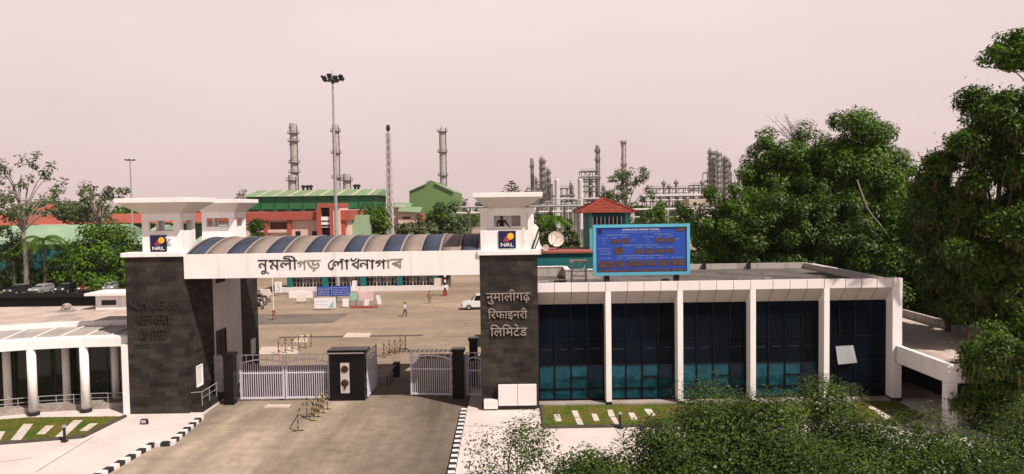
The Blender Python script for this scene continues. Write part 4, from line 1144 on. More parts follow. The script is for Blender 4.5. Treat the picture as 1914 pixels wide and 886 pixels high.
for i, (px, py, lb, c) in enumerate([(484, 578, 'black motorcycle standing closest in the row beside gatehouse', CARD), (489, 571, 'black motorcycle second from the front in the plaza row', CARR),
                                (495, 565, 'motorcycle third from the front in the plaza row', CARD), (486, 559, 'motorcycle at the back of the plaza row', CARS)]):
    p = gnd(px, py); motorcycle(lb, p, R(150 + 6*i), c)

# ------------------------------------------------------------------ barriers
def barricade(label, p0, ang, L, h=1.15, posts=True):
    """concertina barrier of crossing yellow and black bars"""
    t = thing('concertina_barrier', label, 'barrier', (p0[0], p0[1], 0), 'yellow and black concertina barriers')
    d = Vector((math.cos(ang), math.sin(ang), 0)); o = Vector((p0[0], p0[1], .01)); nrm = Vector((-d.y, d.x, 0))
    n = max(3, int(L/.42)); z = Vector((0, 0, 1))
    for k in range(n+1):
        zig = nrm*(.16 if k % 2 else -.16)
        if k in (0, n) or k % 2 == 0:
            m = MB(); m.bar(o + d*(L*k/n)+zig, o + d*(L*k/n)+zig+z*h, .06); m.bar(o+d*(L*k/n)+zig-nrm*.25+z*.03, o+d*(L*k/n)+zig+nrm*.25+z*.03, .05); m.build('upright', YB, t)
        if k < n:
            zig2 = nrm*(-.16 if k % 2 else .16)
            m = MB(); a, b = o+d*(L*k/n)+zig, o+d*(L*(k+1)/n)+zig2
            m.bar(a+z*.15, b+z*(h-.08), .045, .03); m.bar(a+z*(h-.08)+nrm*.03, b+z*.15+nrm*.03, .045, .03)
            if k % 2 == 0: m.bar(a+z*(h-.02)+nrm*.06, b+z*(h-.02)+nrm*.06, .05, .03)
            m.build('cross_bar', YB, t)
p, q = gnd(572, 790), gnd(612, 757)
barricade('yellow and black barrier stretched before the closed gate leaves', (p.x+.25, p.y+.3), math.atan2(q.y-p.y, q.x-p.x), 2.6, 1.3)
pf = thing('hoop_barrier', 'single yellow and black hoop frame leaning before the long barrier', 'barrier', (-12.6, 43.7, 0))
a, b = gnd(557, 806), gnd(574, 780)
f_ = MB(); f_.bar((a.x, a.y, 0), (a.x, a.y, 1.15), .06); f_.bar((b.x, b.y, 0), (b.x, b.y, 1.25), .06); f_.bar((a.x, a.y, 1.12), (b.x, b.y, 1.22), .05); f_.build('hoop', YB, pf)
f_ = MB(); f_.bar((a.x-.3, a.y-.1, .03), (a.x+.3, a.y+.1, .03), .05); f_.bar((b.x-.3, b.y-.1, .03), (b.x+.3, b.y+.1, .03), .05); f_.build('foot', DARKM, pf)
p = gnd(518, 663); barricade('yellow and black barrier behind the closed gate leaves near the gatehouse', (p.x, p.y), R(62), 4.2, 1.3)
p = gnd(715, 668); barricade('yellow and black barrier behind the open sheeted gate leaf', (p.x, p.y), R(66), 4.0, 1.3)
bb = thing('boom_barrier', 'dark boom barrier cabinet and rail behind the open sheeted gate', 'boom barrier', (-8.9, 56, 0))
MB().box(-9.4, 56.4, 0, -8.9, 56.9, 1.15).build('cabinet', DARKM, bb, bevel=.02)
m = MB(); m.bar((-9.15, 56.3, 1.0), (-9.15, 52.2, 1.05), .09); m.bar((-9.15, 56.3, .6), (-9.15, 52.4, .55), .06)
for y in (52.6, 53.8, 55.0): m.bar((-9.15, y, .0), (-9.15, y, 1.03), .05)
m.build('boom', DARKM, bb)
gu = thing('guard_post', 'short red post with thin white pole beside the dark band of ground', 'post', gnd(512, 598))
p = gu.location
MB().box(p.x-.14, p.y-.14, 0, p.x+.14, p.y+.14, 1.15).build('post', mat('red_post', (.28, .05, .03), .7), gu)
MB().tube([(p.x, p.y, 1.15), (p.x-.05, p.y, 5.0)], .045).build('boom_pole', SIGNW, gu)
gr_ = thing('guard_rail', 'low grey pipe guard rail beside the English lettered gatehouse plaza side', 'rail', gnd(496, 600))
a, b = gnd(478, 603), gnd(513, 601); m = MB()
for t_ in (0, .5, 1): m.bar((a.x+(b.x-a.x)*t_, a.y+(b.y-a.y)*t_, 0), (a.x+(b.x-a.x)*t_, a.y+(b.y-a.y)*t_, 1.0), .05)
m.bar((a.x, a.y, 1), (b.x, b.y, 1), .05); m.bar((a.x, a.y, .5), (b.x, b.y, .5), .05); m.build('rail', STEEL, gr_)

# ------------------------------------------------------------------ notice boards of the plaza
def board(label, px0, py0, px1, py1, base, m, group='notice boards in the plaza', name='notice_board', lines=None, lm=None, tilt=0, legs=True, legm=None):
    """base = pixel row where its legs meet the ground"""
    g_ = gnd((px0+px1)/2, base); Y = g_.y
    a, b = at(px0, py1, Y), at(px1, py0, Y); zlo = max(.05, at((px0+px1)/2, py1, Y).z); zhi = at((px0+px1)/2, py0, Y).z
    t = thing(name, label, 'notice board', (g_.x, Y, 0), group)
    dx = (zhi-zlo)*math.sin(R(tilt))
    pb = MB().extrude([(a.x, zlo), (b.x, zlo), (b.x+dx, zhi), (a.x+dx, zhi)], Y-.06, Y+.06).build('panel', m, t)
    if lines:
        rows, frac = lines; mb = MB(); g = random.Random(int(px0))
        for r in range(rows):
            zz = zhi - (zhi-zlo)*(r+1)/(rows+1)
            x = a.x + (b.x-a.x)*.08
            while x < a.x + (b.x-a.x)*frac:
                w = g.uniform(.08, .3); mb.box(x, Y-.075, zz-.02, min(x+w, b.x-.05), Y-.0605, zz+.02); x += w + .1
        mb.build('lettering', lm or SIGNW, pb)
    if legs:
        for x in (a.x+.12, b.x-.12): MB().box(x-.05, Y+.0, 0, x+.05, Y+.1, zlo+.1 if tilt == 0 else zlo).build('leg', legm or STEEL, t)
    return t
board('royal blue notice board with white lines, left of the blue pair', 592.5, 535.5, 619, 553, 566, BLUEB, lines=(5, .92))
board('royal blue notice board with white lines, wider of the blue pair', 620.5, 534, 655, 553, 566, BLUEB, lines=(5, .92))
bn = board('long white banner with teal print on a low stand', 588, 556.5, 627, 576, 580, SIGNW, name='banner', lines=(2, .6), lm=mat('teal_print', (.05, .36, .38), .6))
a, b = at(612, 575, 95), at(626, 558, 95); Yb = bn.location.y
MB().extrude([(a.x+.3, a.z+.1), (b.x, a.z+.1), (b.x, b.z-.1), (a.x+.9, b.z-.3)], Yb-.07, Yb-.061).build('teal_print', mat('pale_teal_print', (.22, .55, .56), .6), [c for c in bn.children if c.name.startswith('panel')][0])
b_ = board('upright white board with black drawing beside teal column', 514, 527, 526.5, 547, 553, SIGNW)
Yb = b_.location.y; m = MB()
for pa, pb2 in (((516,541),(520,533)), ((520,533),(524,540)), ((517,544),(524,542)), ((519,531),(523,530))):
    u, v = at(*pa, Yb), at(*pb2, Yb); m.bar((u.x, Yb-.07, u.z), (v.x, Yb-.07, v.z), .09, .015)
m.build('drawing', LETD, [c for c in b_.children if c.name.startswith('panel')][0])
board('pinkish white board standing behind the white kiosk counter', 557, 540, 571, 550, 556, mat('pinkish_white', (.72, .62, .60), .7))
board('white counter board on two short dark feet', 554.5, 550, 572, 563, 567, mat('cream_white', (.76, .70, .66), .7), legm=DARKM)
board('white tilted board raised high right of the blue pair', 657, 524.5, 665, 544, 566, SIGNW, tilt=6)
board('pale green board beside the blue pair', 654, 548, 667, 562, 572, mat('pale_green_board', (.30, .48, .38), .7))
board('wide pinkish notice board with faint lines right of green board', 671.5, 544.5, 697.5, 562, 573, mat('pink_board', (.70, .54, .52), .7), lines=(4, .85), lm=mat('faint_print', (.5, .3, .3), .8))
board('small white leaning board in front of wide pinkish board', 680, 560, 688, 573.5, 574.5, SIGNW, tilt=8, legs=False)
board('small white leaning board at the end of the board row', 706, 552, 713, 569, 570, SIGNW, tilt=-10, legs=False)
board('white box board in front of the blue pair', 640.5, 558, 651.5, 573, 575, SIGNW, legs=False)
board('low pinkish white sheet board near the parked motorcycles', 490, 540, 508, 552, 556, mat('pinkish_white', (.72, .62, .60), .7), tilt=-20)
lw = thing('low_wall', 'low white block wall with a red base along the board row', 'wall', (-20, 100, 0))
a, b = gnd(540, 557), gnd(590, 557)
MB().box(a.x, a.y, 0, b.x, a.y+.5, .9).build('block', WHITE, lw)
a, b = gnd(654, 577), gnd(706, 576)
rl_ = thing('flower_bed_kerb', 'low dark red kerb under the wide pinkish notice board', 'kerb', a)
MB().box(a.x, a.y, 0, b.x, a.y+.4, .32).build('block', RUST, rl_)

# ------------------------------------------------------------------ teal entry building behind the plaza
te = thing('entry_building', 'long low entry building with teal columns and rusty roof edge behind notice boards', 'building', (-24, 117, 0))
ex0, ex1 = at(527, 540, 116).x, at(838, 540, 116).x
MB().box(ex0-2, 115, 3.45, ex1+1, 124, 4.3).build('roof', RUST, te)
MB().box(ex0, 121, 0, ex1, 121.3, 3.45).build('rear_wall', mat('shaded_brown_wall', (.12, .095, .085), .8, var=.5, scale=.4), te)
MB().box(ex0, 115.4, 0, ex1, 116.0, .75).build('base_wall', WHITE2, te)
for px in (543, 609, 680, 748, 815):
    c = at(px, 540, 116); MB().box(c.x-.42, 115.6, .752, c.x+.42, 116.4, 3.449).build('column', TEAL, te)
gx = [at(px, 540, 116).x for px in (543, 609, 680, 748, 815)]
for a, b in zip(gx[:-1], gx[1:]):
    m = MB(); n = 9
    for k in range(1, n): m.bar((a+.42+(b-a-.84)*k/n, 116.1, .75), (a+.42+(b-a-.84)*k/n, 116.1, 3.4), .06 if k % 3 else .13)
    for z in (1.4, 2.1, 2.9): m.bar((a+.42, 116.1, z), (b-.42, 116.1, z), .07)
    m.build('grille', mat('pale_grille', (.42, .40, .37), .6), te)
    m = MB()
    for k in range(3):
        u = a + (b-a)*(.2+.28*k); m.box(u, 118.5, .8, u+1.3, 118.7, 2.3 if k % 2 else 1.7)
    m.build('counter', mat('pale_counter', (.45, .40, .37), .7, var=.4, scale=.7), te)
sg = thing('barrier_post', 'black and white banded post on a red foot by entry building end', 'post', gnd(832, 553))
p = sg.location
MB().tube([(p.x, p.y, .5), (p.x, p.y, 4.6)], .16).build('post', BW, sg)
MB().box(p.x-.3, p.y-.3, 0, p.x+.3, p.y+.3, .8).build('foot', mat('red_post', (.28, .05, .03), .7), sg)
MB().box(p.x-1.6, p.y+.3, 1.4, p.x-.4, p.y+.4, 2.6).build('sign', mat('pink_board', (.70, .54, .52), .7), sg)

# ------------------------------------------------------------------ people
def person(label, loc, rz, joints, radii, edges, cloth, mats, hair=True, name='person'):
    """continuous skinned figure; joints in metres, root first"""
    t = thing(name, label, 'person', (0, 0, 0))
    me = bpy.data.meshes.new('body'); me.from_pydata(joints, edges, [])
    o = bpy.data.objects.new('body', me); COL.objects.link(o)
    sk = o.modifiers.new('skin', 'SKIN'); ss = o.modifiers.new('sub', 'SUBSURF'); ss.levels = ss.render_levels = 2
    for i, r in enumerate(radii): me.skin_vertices[0].data[i].radius = r if isinstance(r, tuple) else (r, r)
    me.skin_vertices[0].data[0].use_root = True
    dg = bpy.context.evaluated_depsgraph_get(); dg.update()
    m2 = bpy.data.meshes.new_from_object(o.evaluated_get(dg)); bpy.data.objects.remove(o)
    for m in mats: m2.materials.append(m)
    for p in m2.polygons: p.material_index = cloth(p.center); p.use_smooth = True
    b = bpy.data.objects.new('body', m2); COL.objects.link(b); b.parent = t
    if hair:
        h = Vector(joints[4])
        MB().lathe(h + Vector((.0, .015, -.005)), [(.02, -.02), (.102, .0), (.112, .05), (.085, .11), (.03, .135)], 12).build('hair', mat('black_hair', (.01, .008, .007), .6), t, smooth=True)
    t.location = loc; t.rotation_euler = (0, 0, rz)
    return t
# 0 pelvis 1 chest 2 neck 3 chin 4 head 5-8 right arm 9-12 left arm 13-16 right leg 17-20 left leg
ED = [(0,1),(1,2),(2,3),(3,4),(1,5),(5,6),(6,7),(7,8),(1,9),(9,10),(10,11),(11,12),(0,13),(13,14),(14,15),(15,16),(0,17),(17,18),(18,19),(19,20)]
RD = [(.15,.11),(.17,.12),.055,.075,(.095,.10),.075,.055,.042,.035,.075,.055,.042,.035,.095,.075,.05,.04,.095,.075,.05,.04]
walk = [(0,0,.92),(0,0,1.28),(0,0,1.46),(0,-.02,1.54),(0,-.02,1.64),(.2,0,1.38),(.26,.1,1.12),(.24,.0,.9),(.24,-.06,.80),(-.2,0,1.38),(-.25,-.1,1.13),(-.24,-.22,.94),(-.23,-.28,.86),
        (.1,0,.86),(.11,-.16,.48),(.1,-.06,.07),(.1,-.22,.04),(-.1,0,.86),(-.1,.08,.46),(-.1,.34,.12),(-.1,.2,.04)]
stand = [(0,0,.92),(0,0,1.28),(0,0,1.46),(0,-.02,1.54),(0,-.02,1.64),(.2,0,1.38),(.25,.02,1.12),(.26,-.04,.88),(.26,-.06,.78),(-.2,0,1.38),(-.25,.02,1.12),(-.26,-.04,.88),(-.26,-.06,.78),
        (.1,0,.86),(.11,-.02,.48),(.12,0,.08),(.13,-.14,.04),(-.1,0,.86),(-.11,-.02,.48),(-.12,0,.08),(-.13,-.14,.04)]
DT = mat('dark_trousers', (.03, .03, .035), .9); KH = mat('khaki_cloth', (.30, .22, .13), .9); WS = mat('pale_shirt', (.55, .48, .45), .9); OR = mat('orange_vest', (.45, .17, .05), .9)
def cl(c):
    if c.z > 1.47 or (abs(c.x) > .2 and c.z < 1.15): return 0
    return 1 if c.z > .9 else 2
person('person walking across plaza in pale shirt and dark trousers near boards', (gnd(757, 592).x, gnd(757, 592).y, .01), R(60), walk, RD, ED, cl, [SKIN, WS, DT])
person('person in khaki standing before the teal entry building grilles', (gnd(803, 568).x, gnd(803, 568).y, .01), R(-20), stand, RD, ED, cl, [SKIN, OR, KH])
lean = [(0,.3,.95),(0,.02,1.30),(0,-.08,1.42),(0,-.14,1.46),(0,-.20,1.56),(.2,-.03,1.38),(.34,-.22,1.16),(.48,-.42,1.02),(.52,-.48,.98),(-.2,-.03,1.38),(-.30,-.14,1.14),(-.26,-.34,1.02),(-.22,-.40,1.0),
        (.1,.32,.9),(.11,.28,.48),(.12,.32,.08),(.13,.18,.04),(-.1,.32,.9),(-.11,.28,.48),(-.12,.32,.08),(-.13,.18,.04)]
DS = mat('dark_uniform', (.018, .015, .014), .9)
def cl2(c):
    if c.z > 1.47 and c.y < -.1: return 0
    return 1
person('person in dark uniform leaning out of the watch room window', (at(938, 430, 47.6).x, 47.55, 10.85), 0, lean, RD, ED, cl2, [mat('dark_skin', (.05, .03, .022), .6), DS])

# ------------------------------------------------------------------ floodlight masts
mp = gnd(632, 561)
hm = thing('floodlight_mast', 'tall tapering floodlight mast with a ring of lamps behind the gate canopy', 'floodlight mast', mp, 'floodlight masts')
ztop = at(625, 150, mp.y).z
MB().tube([(mp.x, mp.y, 0), (mp.x, mp.y, ztop*.33), (mp.x, mp.y, ztop*.66), (mp.x, mp.y, ztop)], [.34, .26, .19, .13], 16).build('pole', STEEL, hm)
hd = MB()
for k in range(24):
    a0, a1 = 2*math.pi*k/24, 2*math.pi*(k+1)/24
    hd.tube([(mp.x+.9*math.cos(a0), mp.y+.9*math.sin(a0), ztop-.1), (mp.x+.9*math.cos(a1), mp.y+.9*math.sin(a1), ztop-.1)], .06, 6, cap=False)
for k in range(6):
    a = math.pi*k/3; hd.bar((mp.x, mp.y, ztop-.1), (mp.x+.9*math.cos(a), mp.y+.9*math.sin(a), ztop-.1), .06)
hd.lathe((mp.x, mp.y, ztop-.5), [(.2, 0), (.2, .6)], 12)
hd.build('lamp_carriage', DARKM, hm)
MB().tube([(mp.x, mp.y, ztop), (mp.x, mp.y, ztop+1.4)], .02, 6).build('lightning_rod', DARKM, hm)
for k in range(10):
    a = 2*math.pi*k/10+.2; M = Matrix.Rotation(a, 3, 'Z') @ Matrix.Rotation(R(38), 3, 'Y'); c = Vector((mp.x+1.4*math.cos(a), mp.y+1.4*math.sin(a), ztop+.15+.25*(k % 2)))
    f = MB(); vs = [c + M @ Vector((x, y, z)) for x, y, z in [(-.16,-.34,-.26),(.16,-.26,-.22),(.16,.26,-.22),(-.16,.34,-.26),(-.16,-.34,.26),(.16,-.26,.22),(.16,.26,.22),(-.16,.34,.26)]]
    f.add(vs, [(0,3,2,1),(4,5,6,7),(0,1,5,4),(1,2,6,5),(2,3,7,6),(3,0,4,7)]); f.bar(c, (mp.x+.9*math.cos(a), mp.y+.9*math.sin(a), ztop-.1), .05)
    f.build('floodlight', DARKM, hm)
p2 = at(246, 380, 170)
h2 = thing('floodlight_mast', 'slender distant lamp mast above the trees at far left', 'floodlight mast', (p2.x, 170, 0), 'floodlight masts')
zt2 = at(245, 300, 170).z
MB().tube([(p2.x, 170, 0), (p2.x, 170, zt2)], [.28, .13], 10).build('pole', STEEL, h2)
m = MB()
for k in range(5):
    a = 2*math.pi*k/5; m.bar((p2.x, 170, zt2), (p2.x+.9*math.cos(a), 170+.9*math.sin(a), zt2+.1), .08); m.box(p2.x+.9*math.cos(a)-.25, 170+.9*math.sin(a)-.2, zt2, p2.x+.9*math.cos(a)+.25, 170+.9*math.sin(a)+.2, zt2+.25)
m.build('lamp_head', DARKM, h2)

# ------------------------------------------------------------------ background buildings
def bld_box(t, name, px0, px1, py0, py1, Y, depth, m, label=None, zlo=None):
    a, b = at(px0, py1, Y), at(px1, py0, Y); zl = at((px0+px1)/2, py1, Y).z if zlo is None else zlo; zh = at((px0+px1)/2, py0, Y).z
    return MB().box(a.x, Y, zl, b.x, Y+depth, zh).build(name, m, t, label=label)
# red framed office block
ro = thing('office_block', 'red and pale pink office block with a red tower frame before the green shed', 'building', (-40, 150, 0))
bld_box(ro, 'wall', 380, 650, 410, 470, 152, 14, PINKP, zlo=0)
bld_box(ro, 'roof_band', 378, 593, 397, 412, 151, 16, REDP)
bld_box(ro, 'roof_band', 636, 653, 393, 412, 151, 16, REDP)
tf = bld_box(ro, 'tower_frame', 593, 634.5, 380, 388, 150, 8, REDP)
bld_box(ro, 'tower_pier', 593, 599, 388.2, 460, 150, 8, REDP, zlo=0)
bld_box(ro, 'tower_pier', 617.5, 622, 388.2, 460, 150, 8, REDP, zlo=0)
bld_box(ro, 'tower_pier', 622.2, 634.5, 388.2, 460, 150.3, 8, PINKP, zlo=0)
bld_box(ro, 'tower_opening', 599, 617.5, 388, 460, 151.9, .3, DARKO, zlo=0)
for y0, y1 in ((405, 412), (415, 420), (424, 425)): bld_box(ro, 'tower_sill', 599, 617.5, y0, y1, 150.4, 1, SIGNW)
for px in (497, 541, 596, 642): bld_box(ro, 'column', px-3, px+3, 412, 470, 151.4, .5, REDP, zlo=0)
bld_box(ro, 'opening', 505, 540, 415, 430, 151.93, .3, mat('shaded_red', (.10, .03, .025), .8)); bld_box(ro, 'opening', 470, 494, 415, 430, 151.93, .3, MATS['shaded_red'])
bld_box(ro, 'balcony_band', 470, 541, 429.5, 435, 151.5, .4, PINKP)
for px in (557, 588): bld_box(ro, 'window', px-4.5, px+4.5, 432, 440, 151.93, .3, DARKO)
bld_box(ro, 'side_wall', 652, 690, 402, 450, 156, 10, GREENP, zlo=0)
# long red roofed block far left
lr = thing('long_hall', 'long red roofed hall stretching across the far left behind trees', 'building', (-110, 175, 0))
MB().box(at(-60, 420, 178).x, 178, 0, at(470, 420, 178).x, 192, 9.6).build('wall', mat('shaded_green_wall', (.09, .15, .09), .8, var=.3, scale=.1), lr)
zA, zB = at(120, 419, 176).z, at(120, 401, 185).z
xA, xB = at(-60, 419, 176).x, at(480, 419, 176).x
MB().add([(xA, 176, zA), (xB, 176, zA), (xB, 185, zB), (xA, 185, zB), (xA, 194, zA), (xB, 194, zA)], [(0,1,2,3),(3,2,5,4),(0,4,5,1),(1,5,2),(0,3,4)]).build('roof', RUST if False else REDP, lr)
wh = thing('roof_house', 'small white house with a red roof above the long red hall', 'building', (-100, 215, 0))
a, b = at(72, 402, 215), at(104, 392, 215)
MB().box(a.x, 215, 0, b.x, 222, at(88, 393, 215).z).build('wall', PINKP, wh)
zz = at(88, 393, 215).z; MB().add([(a.x-1, 214, zz), (b.x+1, 214, zz), (b.x+1, 223, zz), (a.x-1, 223, zz), ((a.x+b.x)/2, 218, zz+2)], [(0,1,4),(1,2,4),(2,3,4),(3,0,4),(3,2,1,0)]).build('roof', REDP, wh)
# green roofed low hall, left
for k, (px0, px1, Y, lb) in enumerate([(-60, 182, 132, 'low teal walled hall with a pale green sloping roof at far left'), (238, 262, 136, 'pale green roofed block just behind the English gatehouse watch room'), (355, 378, 134, 'pale green roofed block glimpsed between the two watch rooms')]):
    t = thing('green_roofed_hall', lb, 'building', (at((px0+px1)/2, 450, Y).x, Y, 0), 'halls with pale green roofs')
    xa, xb = at(px0, 455, Y).x, at(px1, 455, Y).x; z1, z2 = at((px0+px1)/2, 457, Y).z, at((px0+px1)/2, 421, Y+12).z
    MB().box(xa+.3, Y+.6, 0, xb-.3, Y+20, z1+.1).build('wall', TEAL, t)
    MB().add([(xa, Y, z1), (xb, Y, z1), (xb, Y+12, z2), (xa, Y+12, z2), (xa, Y+24, z1), (xb, Y+24, z1)], [(0,1,2,3),(3,2,5,4),(0,4,5,1),(1,5,2),(0,3,4)]).build('roof', GREENP, t)
# big green shed
gs_ = thing('green_shed', 'wide dark green industrial shed with a faded green roof behind red office', 'industrial shed', (-55, 225, 0))
Y = 225; xa, xb = at(462, 400, Y).x, at(698, 400, Y).x; zc = at(580, 366.5, Y).z; zr_ = at(580, 355, Y+14).z
MB().box(xa, Y, 0, xb, Y+26, zc).build('wall', GREENW, gs_)
MB().add([(xa-1, Y-1, zc), (xb+1.2, Y-1, zc), (xb+1.2, Y+13, zr_), (xa-1, Y+13, zr_), (xa-1, Y+27, zc), (xb+1.2, Y+27, zc)], [(0,1,2,3),(3,2,5,4),(0,4,5,1),(1,5,2),(0,3,4)]).build('roof', GREENR, gs_)
n = 9
m = MB()
for k in range(n+1): m.box(xa+(xb-xa)*k/n-.15, Y-.25, 0, xa+(xb-xa)*k/n+.15, Y-.003, zc-.05)
m.build('wall_rib', mat('darker_green_rib', (.018, .09, .035), .7), gs_)
for k in range(n):
    x = xa+(xb-xa)*(k+.5)/n; w = MB(); w.box(x-1.5, Y-.12, at(580, 397, Y).z, x+1.5, Y-.004, at(580, 390, Y).z); w.build('window', DARKO, gs_)
for k in range(8):
    x = xa+(xb-xa)*(k+.6)/8
    MB().add([(x, Y-.9, zc+.06), (x+1.0, Y-.9, zc+.06), (x+1.0, Y+13, zr_+.06), (x, Y+13, zr_+.06)], [(0,1,2,3)]).build('roof_light', mat('yellowish_roof_light', (.50, .46, .26), .6), gs_)
bld_box(gs_, 'base_band', 640, 690, 391, 400, Y-2, 1.9, mat('pale_band', (.45, .50, .42), .7))
for px in (607-40, 575, 581, 664, 670): 
    MB().lathe((at(px, 353, Y+13).x, Y+13, zr_-.2), [(.4, 0), (.4, .9), (.75, 1.0), (.75, 1.5), (.2, 1.8)], 12).build('roof_ventilator', DARKM, gs_)
# gable green shed
gg_ = thing('gable_shed', 'pale green gable-fronted industrial shed with a raised ridge vent', 'industrial shed', (-25, 235, 0))
Y = 235
pts = [(765, 430), (765, 359), (797, 345), (797, 340), (805, 337), (813, 340), (813, 344), (848, 360), (848, 430)]
pl = [(at(x, y, Y).x, max(0, at(x, y, Y).z)) for x, y in pts]
MB().extrude(pl, Y, Y+40).build('wall', GREENL, gg_)
m = MB()
for (p, q) in ((1, 2), (6, 7)):
    a, b = pl[p], pl[q]; m.add([(a[0], Y-.6, a[1]+.1), (b[0], Y-.6, b[1]+.1), (b[0], Y+40.5, b[1]+.1), (a[0], Y+40.5, a[1]+.1), (a[0], Y-.6, a[1]+.4), (b[0], Y-.6, b[1]+.4), (b[0], Y+40.5, b[1]+.4), (a[0], Y+40.5, a[1]+.4)], [(0,3,2,1),(4,5,6,7),(0,1,5,4),(1,2,6,5),(2,3,7,6),(3,0,4,7)])
m.build('roof', GREENR, gg_)
# pink house
ph = thing('pink_house', 'pale pink house with two green lean-to roofs beside the lattice mast', 'house', (-30, 185, 0))
bld_box(ph, 'wall', 737, 757, 383, 440, 190, 8, PINKP, zlo=0); bld_box(ph, 'wall', 745, 778, 397, 440, 186, 3.9, PINKP, zlo=0); bld_box(ph, 'side_wall', 776, 789, 399, 440, 187, 5, REDP, zlo=0)
for a, b, c, Y in (((735, 388), (766, 381), 3, 189), ((743, 396), (785, 392), 3, 185)):
    x0, x1 = at(a[0], a[1], Y).x, at(b[0], b[1], Y).x; z = at(*a, Y).z
    MB().add([(x0, Y, z), (x1, Y, z-.3), (x1, Y+5, z+.9), (x0, Y+5, z+1.2), (x0, Y, z+.2), (x1, Y, z-.1), (x1, Y+5, z+1.1), (x0, Y+5, z+1.4)], [(0,3,2,1),(4,5,6,7),(0,1,5,4),(1,2,6,5),(2,3,7,6),(3,0,4,7)]).build('roof', GREENR, ph)
bld_box(ph, 'window', 752, 767, 405, 409, 185.95, .2, DARKO)

# ------------------------------------------------------------------ stacks, masts and process plant
STK = streaked('aluminium_stack_cladding', (0.40, 0.365, 0.355), (0.15, 0.12, 0.11), .8, .5)
STKD = mat('grimy_column_cladding', (0.24, 0.21, 0.205), .6, .1, var=.3, scale=.2)
PLM = mat('dark_plant_steel', (0.13, 0.11, 0.11), .7, var=.2)
WPIPE = mat('white_pipe', (0.58, 0.54, 0.52), .6, var=.15, scale=.3)
def stack(label, px, ptop, Y, wpx, rings, cap=0, spiral=False, base=1.0, m=STK, lean=0, group='plant stacks', name='chimney_stack', ladder=True):
    c = at(px, ptop, Y); zt_ = c.z; r = wpx/2*Y/FPX; x = at(px, 385, Y).x
    t = thing(name, label, 'chimney', (x, Y, 0), group)
    if cap: prof = [(r*base, 0), (r*base, zt_*.3), (r, zt_*.42), (r, zt_-2.2*r), (r*.1, zt_)]
    else: prof = [(r*base, 0), (r*base, zt_*.3), (r, zt_*.42), (r, zt_), (r*.9, zt_), (r*.9, zt_-.5)]
    MB().lathe((x, Y, 0), prof, 20).build('shaft', m, t, smooth=False)
    for f in rings:
        z = at(px, f, Y).z; mb = MB(); R_ = r*1.62
        mb.lathe((x, Y, z), [(r*1.01, 0), (R_, 0), (R_, .25), (r*1.01, .25)], 20)
        for k in range(10):
            a0, a1 = 2*math.pi*k/10, 2*math.pi*(k+1)/10
            p, q = Vector((x+R_*.97*math.cos(a0), Y+R_*.97*math.sin(a0), z)), Vector((x+R_*.97*math.cos(a1), Y+R_*.97*math.sin(a1), z))
            mb.bar(p, p+Vector((0, 0, 1.2)), .12); mb.bar(p+Vector((0, 0, 1.2)), q+Vector((0, 0, 1.2)), .1)
        mb.build('platform', PLM, t)
    if spiral:
        mb = MB(); pr = None; n = 70
        for k in range(n+1):
            a = k*.33; z = zt_*.45 + zt_*.53*k/n; q = Vector((x+r*1.06*math.cos(a), Y+r*1.06*math.sin(a), z))
            if pr is not None: mb.bar(pr, q, .35, .25)
            pr = q
        mb.build('wind_strake', m, t)
    if ladder:
        mb = MB(); mb.bar((x+r*1.12, Y-r*.3, 0), (x+r*1.12, Y-r*.3, zt_-1), .35, .12); 
        for k in range(int(zt_/3)): mb.bar((x+r*1.12, Y-r*.5, k*3), (x+r*1.12, Y-r*.1, k*3), .5, .1)
        mb.build('ladder', PLM, t)
    return t
stack('leftmost tall grey stack with four platforms above the green shed', 552, 231, 330, 13.5, (250, 265, 305, 323), spiral=True, base=1.0)
stack('tall grey stack standing directly behind the floodlight mast', 630.5, 233, 330, 12, (246, 287, 333))
stack('stack with a conical cap behind the gable-fronted shed', 829, 234, 330, 12, (247, 285, 329), cap=1)
stack('slim stack with side arms left of the distillation column', 995, 296, 360, 5.5, (313,), m=STKD)
stack('dark slim stack left of the spiral-straked stack', 1117.5, 272, 360, 7, (284, 301, 335), m=STKD)
stack('grey stack with spiral strakes above the feathery tree', 1166, 264, 360, 7.5, (268, 310), spiral=True)
stack('short thick ringed stack peeping over the green shed roof', 649, 325, 320, 14, (338,), name='squat_stack', group='short stacks of the plant')
stack('thick ringed stack base joined to the leftmost tall stack', 547, 327, 318, 14, (338,), name='squat_stack', group='short stacks of the plant')
def lattice(label, pxt, pxb, ptop, Y, wt, wb_, name='lattice_mast'):
    x = at(pxb, 430, Y).x; zt_ = at(pxt, ptop, Y).z; t = thing(name, label, 'lattice mast', (x, Y, 0))
    mb = MB(); n = 16; lv = []
    for k in range(n+1):
        f = k/n; w = (wb_*(1-f)+wt*f)/2*Y/FPX; lv.append([(x+w*a, Y+w*b, zt_*f) for a, b in ((-1,-1),(1,-1),(1,1),(-1,1))])
    for k in range(n):
        for j in range(4):
            mb.bar(lv[k][j], lv[k+1][j], .22); mb.bar(lv[k][j], lv[k+1][(j+1) % 4], .12); mb.bar(lv[k][(j+1) % 4], lv[k+1][j], .12); mb.bar(lv[k+1][j], lv[k+1][(j+1) % 4], .12)
    mb.build('lattice', mat('pale_lattice_steel', (.56, .50, .49), .6, var=.1), t)
    MB().tube([(x, Y, 0), (x, Y, zt_+1)], .28, 10).build('flare_riser', STEEL, t)
    MB().lathe((x, Y, zt_+.6), [(.3, 0), (.6, .3), (.55, 1.4), (.3, 1.8)], 12).build('flare_tip', DARKM, t)
lattice('pale lattice flare mast with a black tip between the two green sheds', 729.5, 729.5, 249, 210, 7.5, 12.5)
